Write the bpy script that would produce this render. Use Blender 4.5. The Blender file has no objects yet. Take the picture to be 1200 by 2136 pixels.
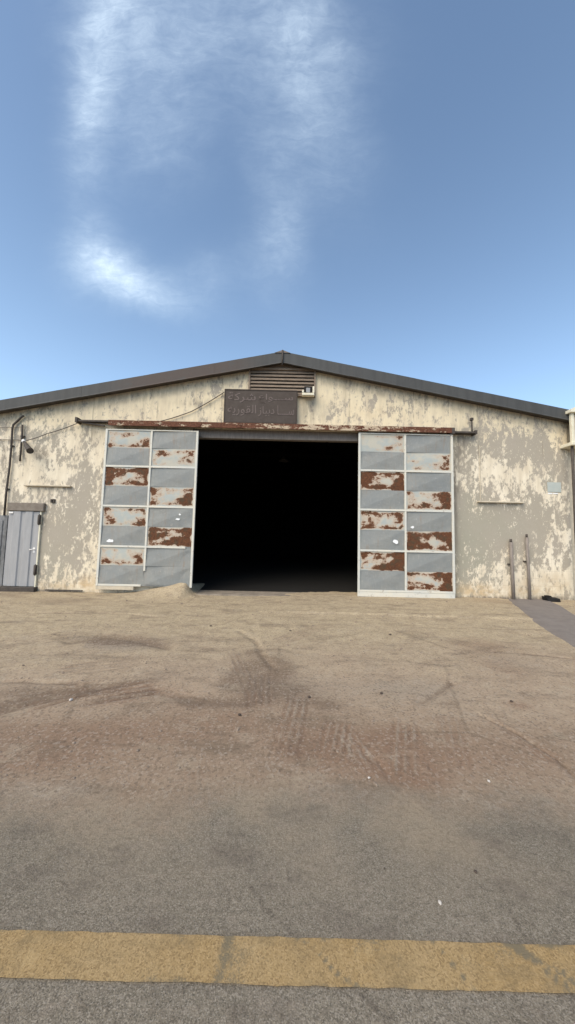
import bpy, bmesh, math, random
import numpy as np
from mathutils import Vector, Matrix
random.seed(7); RNG = np.random.default_rng(11)
sc = bpy.context.scene
COL = sc.collection

# ------------------------------------------------------------------ camera data
F_PX, PITCH, ROLL, D, EYE = 680.0, math.atan(52/680), math.radians(1.3), 9.07, 1.6

def ray(x, y):
    a = (x-600)/F_PX; b = (1068-y)/F_PX
    A = a*math.cos(ROLL)-b*math.sin(ROLL); B = a*math.sin(ROLL)+b*math.cos(ROLL)
    return A, math.cos(PITCH)-B*math.sin(PITCH), math.sin(PITCH)+B*math.cos(PITCH)

def W(x, y, Y=D):                      # point of the wall plane
    d = ray(x, y); k = Y/d[1]
    return d[0]*k, EYE+d[2]*k

def G(x, y, z=0.0):                    # point of the ground plane
    d = ray(x, y); k = (z-EYE)/d[2]
    return d[0]*k, d[1]*k

# ------------------------------------------------------------------ noise (numpy)
def _h(ix, iy, s):
    v = np.sin(ix*127.1+iy*311.7+s*74.7)*43758.5453
    return v-np.floor(v)
def vn(x, y, s=0):
    ix = np.floor(x); iy = np.floor(y); fx = x-ix; fy = y-iy
    fx = fx*fx*(3-2*fx); fy = fy*fy*(3-2*fy)
    a = _h(ix, iy, s); b = _h(ix+1, iy, s); c = _h(ix, iy+1, s); d = _h(ix+1, iy+1, s)
    return (a*(1-fx)+b*fx)*(1-fy)+(c*(1-fx)+d*fx)*fy
def fbm(x, y, s=0, o=4):
    r = 0; amp = .5; t = 0
    for i in range(o):
        r = r+amp*vn(x*2**i, y*2**i, s+i*13); t += amp; amp *= .55
    return r/t*2-1                     # -1..1
def blob(x, y, cx, cy, sx, sy, rot=0):
    c, s = math.cos(rot), math.sin(rot)
    u = ((x-cx)*c+(y-cy)*s)/sx; v = (-(x-cx)*s+(y-cy)*c)/sy
    return np.exp(-(u*u+v*v))
def sstep(a, b, x):
    t = np.clip((x-a)/(b-a), 0, 1); return t*t*(3-2*t)

# ------------------------------------------------------------------ object helpers
def tag(o, label=None, cat=None, group=None, kind=None):
    if label: o['label'] = label
    if cat: o['category'] = cat
    if group: o['group'] = group
    if kind: o['kind'] = kind
    return o
def wloc(p):
    v = Vector((0, 0, 0))
    while p is not None:
        v = v+p.location; p = p.parent
    return v
def empty(name, loc, label, cat, group=None):
    o = bpy.data.objects.new(name, None); o.location = loc; o.empty_display_size = .3
    COL.objects.link(o); return tag(o, label, cat, group)
class MB:
    """collects shapes in world coordinates, builds ONE mesh object"""
    def __init__(s): s.v = []; s.f = []; s.sm = []
    def add(s, vs, fs, smooth=False):
        n = len(s.v); s.v += [tuple(p) for p in vs]; s.f += [tuple(i+n for i in f) for f in fs]; s.sm += [smooth]*len(fs); return s
    def box(s, x0, x1, y0, y1, z0, z1, b=0.0):
        if b <= 0:
            v = [(x, y, z) for x in (x0, x1) for y in (y0, y1) for z in (z0, z1)]
            f = [(0, 1, 3, 2), (4, 6, 7, 5), (0, 4, 5, 1), (2, 3, 7, 6), (0, 2, 6, 4), (1, 5, 7, 3)]
            return s.add(v, f)
        bm = bmesh.new(); bmesh.ops.create_cube(bm, size=1)
        for v in bm.verts:
            v.co = Vector(((x0+x1)/2+v.co.x*(x1-x0), (y0+y1)/2+v.co.y*(y1-y0), (z0+z1)/2+v.co.z*(z1-z0)))
        bmesh.ops.bevel(bm, geom=bm.edges[:], offset=b, segments=1, affect='EDGES')
        return s.bm(bm)
    def bm(s, bm, smooth=False):
        bm.verts.index_update()
        s.add([v.co[:] for v in bm.verts], [[v.index for v in f.verts] for f in bm.faces], smooth); bm.free(); return s
    def bar(s, p, q, w, h, up=(0, 0, 1)):              # rectangular bar from p to q
        p = Vector(p); q = Vector(q); d = (q-p).normalized(); up = Vector(up)
        a = d.cross(up)
        if a.length < 1e-4: a = d.cross(Vector((0, 1, 0)))
        a.normalize(); u = a.cross(d).normalized()
        vs = [c+a*i*w/2+u*j*h/2 for c in (p, q) for i, j in ((-1, -1), (1, -1), (1, 1), (-1, 1))]
        return s.add(vs, [(3, 2, 1, 0), (4, 5, 6, 7), (0, 1, 5, 4), (1, 2, 6, 5), (2, 3, 7, 6), (3, 0, 4, 7)])
    def tube(s, pts, r, n=8, cap=True):
        pts = [Vector(p) for p in pts]; rs = r if isinstance(r, (list, tuple)) else [r]*len(pts)
        vs = []; fs = []; ref = None
        for i, p in enumerate(pts):
            d = ((pts[min(i+1, len(pts)-1)]-pts[max(i-1, 0)])).normalized()
            if ref is None or abs(ref.dot(d)) > .95: ref = Vector((0, 1, 0)) if abs(d.y) < .8 else Vector((1, 0, 0))
            a = d.cross(ref).normalized(); b = d.cross(a)
            for k in range(n):
                t = 2*math.pi*k/n; vs.append(p+(a*math.cos(t)+b*math.sin(t))*rs[i])
        for i in range(len(pts)-1):
            for k in range(n):
                fs.append((i*n+k, i*n+(k+1) % n, (i+1)*n+(k+1) % n, (i+1)*n+k))
        s.add(vs, fs, True)
        if cap:
            m = len(s.v)-len(vs); s.f.append(tuple(m+k for k in range(n))[::-1]); s.f.append(tuple(m+(len(pts)-1)*n+k for k in range(n))); s.sm += [False]*2
        return s
    def build(s, name, mat, parent=None, loc=None, recalc=True):
        me = bpy.data.meshes.new(name)
        off = wloc(parent) if parent is not None else Vector(loc or (0, 0, 0))
        me.from_pydata([(x-off.x, y-off.y, z-off.z) for x, y, z in s.v], [], s.f)
        me.polygons.foreach_set('use_smooth', s.sm); me.update()
        if recalc:
            b = bmesh.new(); b.from_mesh(me); bmesh.ops.recalc_face_normals(b, faces=b.faces[:]); b.to_mesh(me); b.free()
        me.materials.append(mat)
        o = bpy.data.objects.new(name, me); COL.objects.link(o)
        if parent is not None: o.parent = parent
        else: o.location = off
        return o
def attr(o, name, vals):
    a = o.data.attributes.new(name, 'FLOAT', 'POINT'); a.data.foreach_set('value', np.asarray(vals, dtype=np.float32).ravel())
def grid_faces(nx, ny):                                 # vertices ordered [iy*nx+ix]
    return [(j*nx+i, j*nx+i+1, (j+1)*nx+i+1, (j+1)*nx+i) for j in range(ny-1) for i in range(nx-1)]

# ------------------------------------------------------------------ node mini language
class NT:
    def __init__(s, name):
        s.m = bpy.data.materials.new(name); s.m.use_nodes = True; s.t = s.m.node_tree; s.t.nodes.clear()
    def n(s, k, **kw):
        o = s.t.nodes.new(k)
        for a, b in kw.items(): setattr(o, a, b)
        return o
    def set(s, sock, v):
        if hasattr(v, 'is_linked') or hasattr(v, 'links'): s.t.links.new(v, sock)
        else:
            if isinstance(v, (tuple, list)) and len(v) == 3 and sock.type == 'RGBA': v = (*v, 1)
            sock.default_value = v
    def math(s, op, a, b=0.0, c=None, clamp=False):
        o = s.n('ShaderNodeMath', operation=op, use_clamp=clamp); s.set(o.inputs[0], a); s.set(o.inputs[1], b)
        if c is not None: s.set(o.inputs[2], c)
        return o.outputs[0]
    def mix(s, f, a, b, mode='MIX'):
        o = s.n('ShaderNodeMix', data_type='RGBA', blend_type=mode); s.set(o.inputs[0], f); s.set(o.inputs[6], a); s.set(o.inputs[7], b); return o.outputs[2]
    def pos(s): return s.n('ShaderNodeNewGeometry').outputs['Position']
    def sep(s, v):
        o = s.n('ShaderNodeSeparateXYZ'); s.set(o.inputs[0], v); return o.outputs
    def scale(s, v, k, off=(0, 0, 0)):
        o = s.n('ShaderNodeMapping'); s.set(o.inputs[0], v); o.inputs['Scale'].default_value = k; o.inputs['Location'].default_value = off; return o.outputs[0]
    def noise(s, v, sc_, det=4.0, rough=.55, dist=0.0):
        o = s.n('ShaderNodeTexNoise'); s.set(o.inputs['Vector'], v); o.inputs['Scale'].default_value = sc_; o.inputs['Detail'].default_value = det; o.inputs['Roughness'].default_value = rough; o.inputs['Distortion'].default_value = dist; return o.outputs[0]
    def vor(s, v, sc_, out='Distance'):
        o = s.n('ShaderNodeTexVoronoi'); s.set(o.inputs['Vector'], v); o.inputs['Scale'].default_value = sc_; return o.outputs[out]
    def at(s, name): return s.n('ShaderNodeAttribute', attribute_name=name).outputs['Fac']
    def ss(s, v, a, b):
        o = s.n('ShaderNodeMapRange', interpolation_type='SMOOTHSTEP'); s.set(o.inputs[0], v); o.inputs[1].default_value = a; o.inputs[2].default_value = b; return o.outputs[0]
    def ramp(s, v, stops):
        o = s.n('ShaderNodeValToRGB'); s.set(o.inputs[0], v); e = o.color_ramp.elements
        e[0].position, e[0].color = stops[0][0], (*stops[0][1], 1); e[1].position, e[1].color = stops[-1][0], (*stops[-1][1], 1)
        for p, c in stops[1:-1]:
            k = e.new(p); k.color = (*c, 1)
        return o.outputs[0]
    def bump(s, h, st=.3, dist=.01, nrm=None):
        o = s.n('ShaderNodeBump'); s.set(o.inputs['Height'], h); o.inputs['Strength'].default_value = st; o.inputs['Distance'].default_value = dist
        if nrm is not None: s.set(o.inputs['Normal'], nrm)
        return o.outputs[0]
    def out(s, col, rough=.8, normal=None, metal=0.0, spec=.3):
        b = s.n('ShaderNodeBsdfPrincipled'); o = s.n('ShaderNodeOutputMaterial')
        s.set(b.inputs['Base Color'], col); s.set(b.inputs['Roughness'], rough); s.set(b.inputs['Metallic'], metal); b.inputs['Specular IOR Level'].default_value = spec
        if normal is not None: s.set(b.inputs['Normal'], normal)
        s.t.links.new(b.outputs[0], o.inputs[0]); return s.m

def simple(name, a, b, sc_=6.0, rough=.75, metal=0.0, bump=.15, stretch=(1, 1, 1), spec=.3):
    t = NT(name); p = t.scale(t.pos(), stretch)
    n = t.noise(p, sc_, 6, .65); f = t.noise(p, sc_*9, 3)
    m = t.math('ADD', t.math('MULTIPLY', n, .7), t.math('MULTIPLY', f, .3))
    c = t.mix(t.ss(m, .35, .65), a, b)
    return t.out(c, rough, t.bump(f, bump, .004), metal, spec)

# ---- materials
CREAM = (.70, .60, .415); CREAM2 = (.73, .66, .53); GREY = (.350, .312, .246); GREEN = (.30, .292, .222)
def mat_wall():
    t = NT('peeling_painted_plaster'); p = t.pos(); xyz = t.sep(p)
    P = t.at('paint')
    fine = t.noise(t.scale(p, (27, 27, 12)), 1, 6, .78)
    sp = t.noise(t.scale(p, (60, 60, 34)), 1, 3, .6)
    mid0 = t.noise(t.scale(p, (7, 7, 2.4)), 1, 4, .6)
    v = t.math('ADD', P, t.math('MULTIPLY', t.math('SUBTRACT', fine, .5), 3.0))
    v = t.math('ADD', v, t.math('MULTIPLY', t.math('SUBTRACT', sp, .5), .7))
    fl = t.noise(t.scale(p, (34, 34, 15)), 1, 3, .6); fl2 = t.noise(t.scale(p, (9, 9, 4)), 1, 3, .6)
    v = t.math('ADD', v, t.math('MULTIPLY', t.ss(fl, .62, .70), t.math('MULTIPLY', 1.5, t.ss(fl2, .44, .58))))
    v = t.math('SUBTRACT', v, t.math('MULTIPLY', t.ss(fl, .34, .27), t.math('MULTIPLY', 1.0, t.ss(fl2, .56, .46))))
    m = t.ss(v, -.16, .16); thin = t.math('MULTIPLY', t.ss(v, .55, .10), t.ss(mid0, .40, .60))
    big = t.noise(p, .9, 4); mid = t.noise(t.scale(p, (3, 3, .8)), 1.5, 5, .6)
    cream = t.mix(t.at('warm'), CREAM2, CREAM)
    cream = t.mix(t.math('MULTIPLY', t.ss(mid, .40, .68), .55), cream, (.50, .42, .30))
    streak = t.noise(t.scale(p, (14, 14, .35)), 1, 4, .6)
    cream = t.mix(t.math('MULTIPLY', t.ss(streak, .52, .72), .30), cream, (.42, .35, .25))
    cream = t.mix(t.math('MULTIPLY', thin, .6), cream, (.50, .43, .33))
    grey = t.mix(t.at('green'), GREY, GREEN)
    grey = t.mix(t.ss(big, .35, .7), grey, t.mix(.5, grey, (.38, .335, .275)))
    grey = t.mix(t.math('MULTIPLY', t.ss(fine, .45, .75), .4), grey, (.27, .24, .19))
    c = t.mix(m, grey, cream)
    c = t.mix(t.math('MULTIPLY', t.at('tan'), t.ss(t.noise(p, 5, 5, .7), .3, .65)), c, (.50, .37, .215))
    # rain dirt, rust drips, plus painted shade from rail end, lamp and roof trim
    c = t.mix(t.math('MULTIPLY', t.at('dirt'), t.ss(t.noise(t.scale(p, (9, 9, 2.2)), 1, 5, .7), .30, .62)), c, (.165, .14, .11))
    # block courses in the lower wall, sheet joints above
    zc = t.math('ABSOLUTE', t.math('SUBTRACT', t.math('FRACT', t.math('DIVIDE', xyz[2], .205)), .5))
    course = t.math('MULTIPLY', t.ss(zc, .455, .495), t.ss(xyz[2], 1.7, .9))
    xj = t.math('ABSOLUTE', t.math('SUBTRACT', t.math('FRACT', t.math('DIVIDE', t.math('ADD', xyz[0], 3.78), 1.83)), .5))
    joint = t.math('MULTIPLY', t.ss(xj, .486, .499), t.ss(xyz[2], 3.2, 4.4))
    ln = t.math('ADD', t.math('MULTIPLY', course, .35), t.math('MULTIPLY', joint, .6))
    c = t.mix(t.math('MULTIPLY', ln, t.ss(t.noise(p, 3.0, 3), .35, .6)), c, (.27, .23, .17))
    h = t.math('ADD', t.math('MULTIPLY', m, .5), t.math('MULTIPLY', sp, .6))
    h = t.math('SUBTRACT', h, t.math('MULTIPLY', ln, 1.0))
    return t.out(c, .9, t.bump(h, .5, .008), 0, .2)
def mat_rust_plate():
    t = NT('rusted_flaking_sheet'); p = t.pos()
    R = t.at('rust')
    n1 = t.noise(t.scale(p, (15, 15, 30)), 1, 6, .75); n2 = t.noise(t.scale(p, (40, 40, 60)), 1, 3, .6)
    v = t.math('ADD', R, t.math('ADD', t.math('MULTIPLY', t.math('SUBTRACT', n1, .5), 1.6), t.math('MULTIPLY', t.math('SUBTRACT', n2, .5), 1.1)))
    rust = t.mix(t.ss(n2, .35, .65), (.060, .026, .013), (.140, .056, .024))
    rust = t.mix(t.ss(t.noise(p, 7, 4), .5, .7), rust, (.070, .045, .025))
    flake = t.mix(t.ss(n1, .35, .65), (.40, .31, .235), (.46, .415, .335))
    paint = t.mix(t.ss(t.noise(p, 4, 4), .4, .6), (.36, .385, .36), (.44, .42, .35))
    c = t.mix(t.ss(v, -.60, -.15), paint, flake)
    c = t.mix(t.math('MULTIPLY', t.ss(v, .02, .14), .55), c, (.35, .19, .10))
    c = t.mix(t.ss(v, .10, .20), c, rust)
    return t.out(c, .8, t.bump(t.math('ADD', n1, t.math('MULTIPLY', n2, .5)), .5, .006), 0, .25)
def mat_grey_sheet():
    t = NT('dull_grey_painted_sheet'); p = t.pos()
    n = t.noise(p, 1.6, 5, .6); f = t.noise(t.scale(p, (30, 30, 8)), 1, 4, .65); sp = t.noise(p, 70, 2)
    c = t.mix(t.ss(n, .35, .65), (.205, .217, .210), (.240, .245, .226))
    c = t.mix(t.math('MULTIPLY', t.ss(f, .5, .75), .25), c, (.40, .385, .34))
    c = t.mix(t.math('MULTIPLY', t.ss(sp, .68, .76), .5), c, (.18, .13, .10))
    dr = t.noise(t.scale(p, (11, 11, 1.1)), 1, 5, .7); gm = t.noise(t.scale(p, (2.5, 2.5, 4)), 1, 6, .7)
    c = t.mix(t.math('MULTIPLY', t.math('MULTIPLY', t.ss(dr, .52, .70), t.ss(n, .42, .6)), .55), c, (.235, .165, .115))
    c = t.mix(t.math('MULTIPLY', t.ss(gm, .50, .68), .35), c, (.165, .165, .150))
    c = t.mix(t.math('MULTIPLY', t.ss(t.noise(p, 9, 5, .75), .60, .70), .4), c, (.42, .40, .35))
    return t.out(c, t.math('ADD', .5, t.math('MULTIPLY', gm, .3)), t.bump(t.math('ADD', n, t.math('MULTIPLY', t.noise(p, 4, 3), .6)), .35, .03), 0, .35)
def mat_frame():
    t = NT('chipped_white_frame_paint'); p = t.pos()
    n = t.noise(p, 14, 5, .7); g = t.noise(p, 2.2, 3)
    c = t.mix(t.ss(g, .35, .65), (.60, .57, .48), (.53, .53, .48))
    c = t.mix(t.math('MULTIPLY', t.ss(n, .60, .68), .75), c, (.26, .19, .13))
    return t.out(c, .7, t.bump(n, .3, .004), 0, .3)
def mat_rail():
    t = NT('rusty_rail_steel'); p = t.pos()
    n = t.noise(t.scale(p, (2.4, 6, 9)), 1, 5, .72); f = t.noise(p, 24, 4, .7); x = t.sep(p)[0]
    keep = t.ss(t.math('ABSOLUTE', t.math('SUBTRACT', x, .9)), 3.0, 1.2)
    v = t.math('ADD', n, t.math('MULTIPLY', t.math('SUBTRACT', f, .5), .35)); v = t.math('ADD', v, t.math('MULTIPLY', keep, .10))
    c = t.mix(t.ss(f, .4, .6), (.085, .036, .022), (.145, .062, .036))
    c = t.mix(t.ss(v, .57, .64), c, (.46, .37, .26))
    return t.out(c, .85, t.bump(f, .5, .006), 0, .2)
def mat_fascia():
    t = NT('weathered_grey_trim'); p = t.pos(); x = t.sep(p)[0]
    n = t.noise(t.scale(p, (1.2, 1, 3)), 1.2, 5, .6); s = t.noise(t.scale(p, (8, 8, .6)), 1, 4, .6); f = t.noise(p, 22, 4, .7)
    c = t.mix(t.ss(s, .35, .7), (.068, .069, .066), (.056, .057, .055))
    rz = t.math('MULTIPLY', t.ss(x, -5.6, -3.9), t.ss(x, -.6, -1.9))
    rz = t.math('MULTIPLY', rz, t.ss(t.math('ADD', n, t.math('MULTIPLY', s, .4)), .48, .74))
    c = t.mix(t.math('MULTIPLY', rz, .9), c, (.078, .060, .051))
    c = t.mix(t.math('MULTIPLY', t.ss(f, .6, .75), .35), c, (.17, .11, .075))
    return t.out(c, .7, t.bump(s, .25, .008), 0, .3)
def mat_ground():
    t = NT('dusty_ground'); p = t.pos(); xyz = t.sep(p)
    n1 = t.noise(p, .8, 6, .62); n2 = t.noise(p, 5, 6, .7); n3 = t.noise(p, 38, 4, .7); n4 = t.noise(p, 170, 3, .7)
    vg = t.vor(p, 240, 'Color'); grain = t.sep(vg)[0]
    vg2 = t.vor(p, 58, 'Color'); stone = t.sep(vg2)[1]
    sand, red, dark, asp, grey = t.at('sand'), t.at('red'), t.at('dark'), t.at('asphalt'), t.at('grey')
    dirt = t.mix(t.ss(n2, .3, .7), (.378, .290, .204), (.455, .357, .252))
    c = t.mix(sand, dirt, t.mix(t.ss(n2, .35, .65), (.445, .358, .236), (.53, .432, .285)))
    j = t.math('MULTIPLY', t.math('SUBTRACT', n2, .5), 1.2)
    jag = lambda a, k=1.0: t.math('MULTIPLY', t.ss(t.math('ADD', t.math('MULTIPLY', a, t.math('ADD', 1.0, j)), t.math('MULTIPLY', j, .3)), .08, .75), k)
    c = t.mix(t.math('MULTIPLY', t.at('brown'), .8), c, t.mix(t.ss(n2, .3, .7), (.268, .194, .133), (.325, .240, .168)))
    c = t.mix(jag(red, .65), c, (.235, .142, .092))
    c = t.mix(jag(grey, .8), c, (.33, .275, .21))
    c = t.mix(jag(dark, .58), c, (.135, .090, .064))
    n5 = t.noise(t.scale(p, (1.1, 2.6, 1)), 1, 7, .72); n6 = t.noise(t.scale(p, (2.2, 3.4, 1)), 1, 6, .75)
    c = t.mix(t.math('MULTIPLY', t.ss(n5, .50, .66), .55), c, (.175, .132, .094))
    c = t.mix(t.math('MULTIPLY', t.ss(n6, .52, .66), .40), c, (.44, .37, .27))
    c = t.mix(t.math('MULTIPLY', t.ss(t.noise(t.scale(p, (1, 1.5, 1)), 11, 6, .85), .53, .66), .55), c, (.14, .105, .078))
    c = t.mix(t.math('MULTIPLY', t.ss(t.noise(p, 24, 5, .85), .56, .68), .45), c, (.47, .40, .31))
    vc = t.n('ShaderNodeTexVoronoi', feature='DISTANCE_TO_EDGE'); t.set(vc.inputs['Vector'], t.scale(t.mix(.25, p, t.n('ShaderNodeTexNoise').outputs[1]), (.55, .8, 1))); vc.inputs['Scale'].default_value = 1.0
    crack = t.math('MULTIPLY', t.ss(vc.outputs[0], .012, .003), t.ss(n1, .46, .56))
    c = t.mix(t.math('MULTIPLY', crack, .28), c, (.12, .088, .062))
    # loose grains and pebbles on the dirt
    c = t.mix(t.math('MULTIPLY', t.ss(stone, .80, .95), .40), c, (.43, .37, .30))
    c = t.mix(t.math('MULTIPLY', t.ss(stone, .16, .05), .40), c, (.12, .092, .07))
    # asphalt
    a = t.mix(t.ss(n1, .3, .7), (.198, .172, .130), (.236, .203, .154))
    a = t.mix(t.math('MULTIPLY', t.ss(grain, .60, .96), .55), a, (.36, .32, .26))
    a = t.mix(t.math('MULTIPLY', t.ss(grain, .40, .06), .6), a, (.085, .075, .058))
    a = t.mix(t.math('MULTIPLY', t.ss(n4, .5, .72), .4), a, (.205, .175, .145))
    a = t.mix(t.math('MULTIPLY', t.ss(t.noise(p, 1.7, 5), .35, .68), t.math('MULTIPLY', .8, t.ss(xyz[1], 1.4, 2.1))), a, (.322, .258, .180))
    a = t.mix(t.math('MULTIPLY', t.ss(t.noise(t.scale(p, (1, 1.6, 1)), 2.4, 6, .7), .50, .66), .45), a, (.135, .112, .090))
    a = t.mix(t.math('MULTIPLY', t.ss(t.noise(t.scale(p, (1, 1.8, 1)), 7.0, 6, .75), .52, .68), .35), a, (.30, .25, .195))
    am = t.ss(t.math('ADD', asp, t.math('ADD', t.math('MULTIPLY', t.math('SUBTRACT', n2, .5), .55), t.math('MULTIPLY', t.math('SUBTRACT', n4, .5), .55))), .22, .78)
    a = t.mix(t.math('MULTIPLY', t.at('crack'), t.math('MULTIPLY', .9, t.ss(n3, .25, .6))), a, (.085, .07, .055))
    c = t.mix(am, c, a)
    c = t.mix(t.math('MULTIPLY', t.ss(n4, .35, .75), .28), c, t.mix(.5, c, (.05, .04, .03)))
    c = t.mix(t.math('MULTIPLY', t.ss(n3, .46, .66), .38), c, t.mix(.6, c, (.05, .035, .025)))
    h = t.math('ADD', t.math('MULTIPLY', n3, .7), t.math('MULTIPLY', grain, .55))
    h = t.math('ADD', h, t.math('MULTIPLY', n4, .45))
    return t.out(c, .95, t.bump(h, .8, .011), 0, .12)
def mat_line():
    t = NT('worn_yellow_road_paint'); p = t.pos(); x = t.sep(p)
    grain = t.sep(t.vor(p, 185, 'Color'))[0]; n = t.noise(p, 9, 5, .7); f = t.noise(p, 150, 3, .7)
    big = t.noise(p, 2.6, 3)
    c = t.mix(t.ss(big, .35, .65), (.300, .205, .092), (.32, .228, .112))
    c = t.mix(t.math('MULTIPLY', t.ss(grain, .6, .95), .42), c, (.43, .31, .165))
    c = t.mix(t.math('MULTIPLY', t.ss(grain, .40, .04), .48), c, (.13, .080, .038))
    c = t.mix(t.math('MULTIPLY', t.ss(t.noise(t.scale(p, (1, 2, 1)), 5.5, 6, .75), .46, .66), .55), c, (.20, .145, .075))
    c = t.mix(t.math('MULTIPLY', t.ss(t.noise(t.scale(p, (3, 1, 1)), 7, 6, .75), .52, .68), .45), c, (.44, .32, .16))
    wear = t.math('ADD', t.math('ADD', t.math('MULTIPLY', n, .75), t.math('MULTIPLY', f, .55)), t.at('wear'))
    c = t.mix(t.ss(wear, .60, .86), c, (.165, .135, .085))
    h = t.math('ADD', t.math('MULTIPLY', grain, .6), t.math('MULTIPLY', f, .5))
    return t.out(c, .85, t.bump(h, .6, .008), 0, .2)

M = dict(wall=mat_wall(), rust=mat_rust_plate(), sheet=mat_grey_sheet(), frame=mat_frame(), rail=mat_rail(), fascia=mat_fascia(), ground=mat_ground(), line=mat_line())
M['roof'] = simple('dull_roof_sheet', (.12, .115, .105), (.16, .13, .11), 2, .6, 0, .1)
M['inside'] = simple('shaded_interior', (.004, .004, .004), (.006, .006, .005), 2, .95, 0, .1)  # near black: the shade of the hall is put into the colour
M['floor'] = simple('shaded_worn_concrete', (.008, .0075, .0065), (.012, .011, .009), 2, .9, 0, .2)  # floor colour carries the indoor shade, far darker than plain concrete
M['sill_concrete'] = simple('threshold_concrete', (.17, .145, .115), (.27, .23, .18), 4, .9, 0, .4)
M['dark_steel'] = simple('dark_weathered_steel', (.045, .038, .032), (.085, .070, .058), 8, .75, 0, .3)
M['shade_steel'] = simple('shaded_steel', (.003, .003, .003), (.005, .005, .004), 8, 1, spec=.05)  # truss colour blackened to paint in the shade under the roof
M['stained'] = simple('stained_grey_steel', (.085, .085, .082), (.20, .20, .198), 2.2, .7, 0, .1, (1, 1, .5))
M['black'] = simple('black_rubber', (.010, .009, .008), (.018, .016, .014), 9, .85, 0, .4)
M['pipe'] = simple('grey_brown_pipe', (.165, .14, .12), (.235, .205, .175), 7, .7, 0, .3, (3, 3, .6))
M['sign'] = simple('brown_sign_board', (.052, .039, .031), (.068, .053, .043), 5, .7, 0, .15)
M['sign_edge'] = simple('sign_border', (.038, .028, .021), (.052, .038, .029), 6, .7)
M['letter'] = simple('faded_letter_paint', (.125, .098, .088), (.145, .116, .104), 7, .8)
M['slat'] = simple('brown_louvre', (.17, .13, .095), (.26, .20, .145), 5, .75, 0, .2, (1, 1, 4))
M['slat_dark'] = simple('vent_dark', (.02, .016, .012), (.03, .024, .018), 5, .9)
M['small_door'] = simple('grey_steel_door', (.28, .28, .278), (.325, .322, .318), 3, .55, 0, .1, (3, 3, .5))
M['door_frame'] = simple('brown_grey_frame', (.15, .125, .10), (.22, .19, .155), 6, .8, 0, .4)
M['white'] = simple('white_fixture', (.72, .70, .66), (.78, .77, .74), 8, .6)
M['paper'] = simple('torn_paper', (.72, .74, .73), (.8, .8, .78), 20, .9)
M['cream_steel'] = simple('cream_painted_steel', (.62, .57, .42), (.70, .66, .52), 6, .65, 0, .15)
M['ledge'] = simple('plaster_ledge', (.42, .37, .28), (.55, .48, .36), 7, .9, 0, .4)
M['notice'] = simple('faded_blue_notice', (.36, .40, .37), (.42, .44, .40), 6, .8)
M['stone'] = simple('field_stone', (.17, .130, .095), (.29, .23, .175), 40, .9, 0, .5)
M['stone_white'] = simple('pale_stone', (.45, .41, .36), (.55, .51, .46), 30, .9)
M['stone_dark'] = simple('dark_stone', (.060, .045, .036), (.10, .075, .058), 30, .9)
M['path'] = simple('grey_path_asphalt', (.155, .135, .120), (.195, .172, .152), 5, .9, 0, .5)
M['glass'] = simple('lamp_glass', (.25, .25, .24), (.3, .3, .29), 5, .2)

# ------------------------------------------------------------------ ground
def height(x, y):
    h = np.clip((y-3.2)/5, 0, 1)*(.0062*x)
    h = h+.010*np.abs(fbm(x*1.7+.3*y, y*2.6, 41, 4))*sstep(2.6, 4.0, y)+.007*fbm(x*9, y*9, 43, 2)*sstep(2.7, 4.2, y)*vn(x*.8, y*.9, 44)
    h = h+.016*fbm(x*.7, y*.7, 3, 4)*sstep(2.3, 4.2, y)+.008*fbm(x*4, y*4, 5, 3)*sstep(2.6, 4.5, y)
    for pts, w, dp in RUTS:
        h = h-dp*rut(x, y, pts, w)
    for cx, cy, ang, wd, ln, pitch, dp in TREADS:
        c, s = math.cos(ang), math.sin(ang); u = (x-cx)*c+(y-cy)*s; v = -(x-cx)*s+(y-cy)*c
        m = sstep(wd, wd*.8, np.abs(v))*sstep(ln, ln*.75, np.abs(u))
        h = h+.55*dp*m*(.3+.9*vn(u*6, v*9, 31))*np.cos(v*2*math.pi/(pitch*.8)+.5*np.sin(u*4))
    # spoil heap against the foot of one door, raised apron by the wall
    h = h+.27*np.exp(-((x+2.72)/.42)**2)*np.exp(-((y-9.02)/.42)**2)*(x < -2.72)+.27*np.exp(-((x+2.72)/.16)**2)*np.exp(-((y-9.02)/.42)**2)*(x >= -2.72)
    h = h+.17*np.exp(-((x+3.35)/.62)**2)*np.exp(-((y-9.0)/.5)**2)
    ap = sstep(0, .05, y-(6.85-.055*(x-3.3)+.05*fbm(x*1.3, y*0+2, 8, 3)))*sstep(-1.2, 1.0, x)*sstep(5.6, 5.0, x-.30*(y-7))
    return h+.030*ap
def rut(x, y, pts, w):
    d2 = np.full_like(x, 1e9)
    for (ax, ay), (bx, by) in zip(pts[:-1], pts[1:]):
        vx, vy = bx-ax, by-ay; t = np.clip(((x-ax)*vx+(y-ay)*vy)/(vx*vx+vy*vy), 0, 1)
        d2 = np.minimum(d2, (x-ax-t*vx)**2+(y-ay-t*vy)**2)
    return np.exp(-d2/(w*w))
GP = lambda *pts: [G(*q) for q in pts]
RUTS = [(GP((0, 1482), (90, 1455), (190, 1432), (260, 1424)), .09, .030),
        (GP((0, 1420), (60, 1420), (160, 1424)), .05, .020),
        (GP((150, 1338), (215, 1326), (280, 1332), (350, 1350)), .10, .032),
        (GP((500, 1316), (535, 1338), (545, 1362), (570, 1390)), .05, .022),
        (GP((1000, 1490), (1080, 1530), (1160, 1580), (1200, 1620)), .022, .016),
        (GP((1030, 1360), (1120, 1366), (1200, 1376)), .04, .018),
        (GP((880, 1465), (920, 1440), (940, 1425)), .05, .018),
        (GP((40, 1275), (200, 1276), (320, 1284)), .05, .020),
        (GP((320, 1440), (420, 1460), (520, 1462)), .10, .018),
        (GP((760, 1570), (800, 1600), (815, 1625)), .03, .010)]
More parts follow.
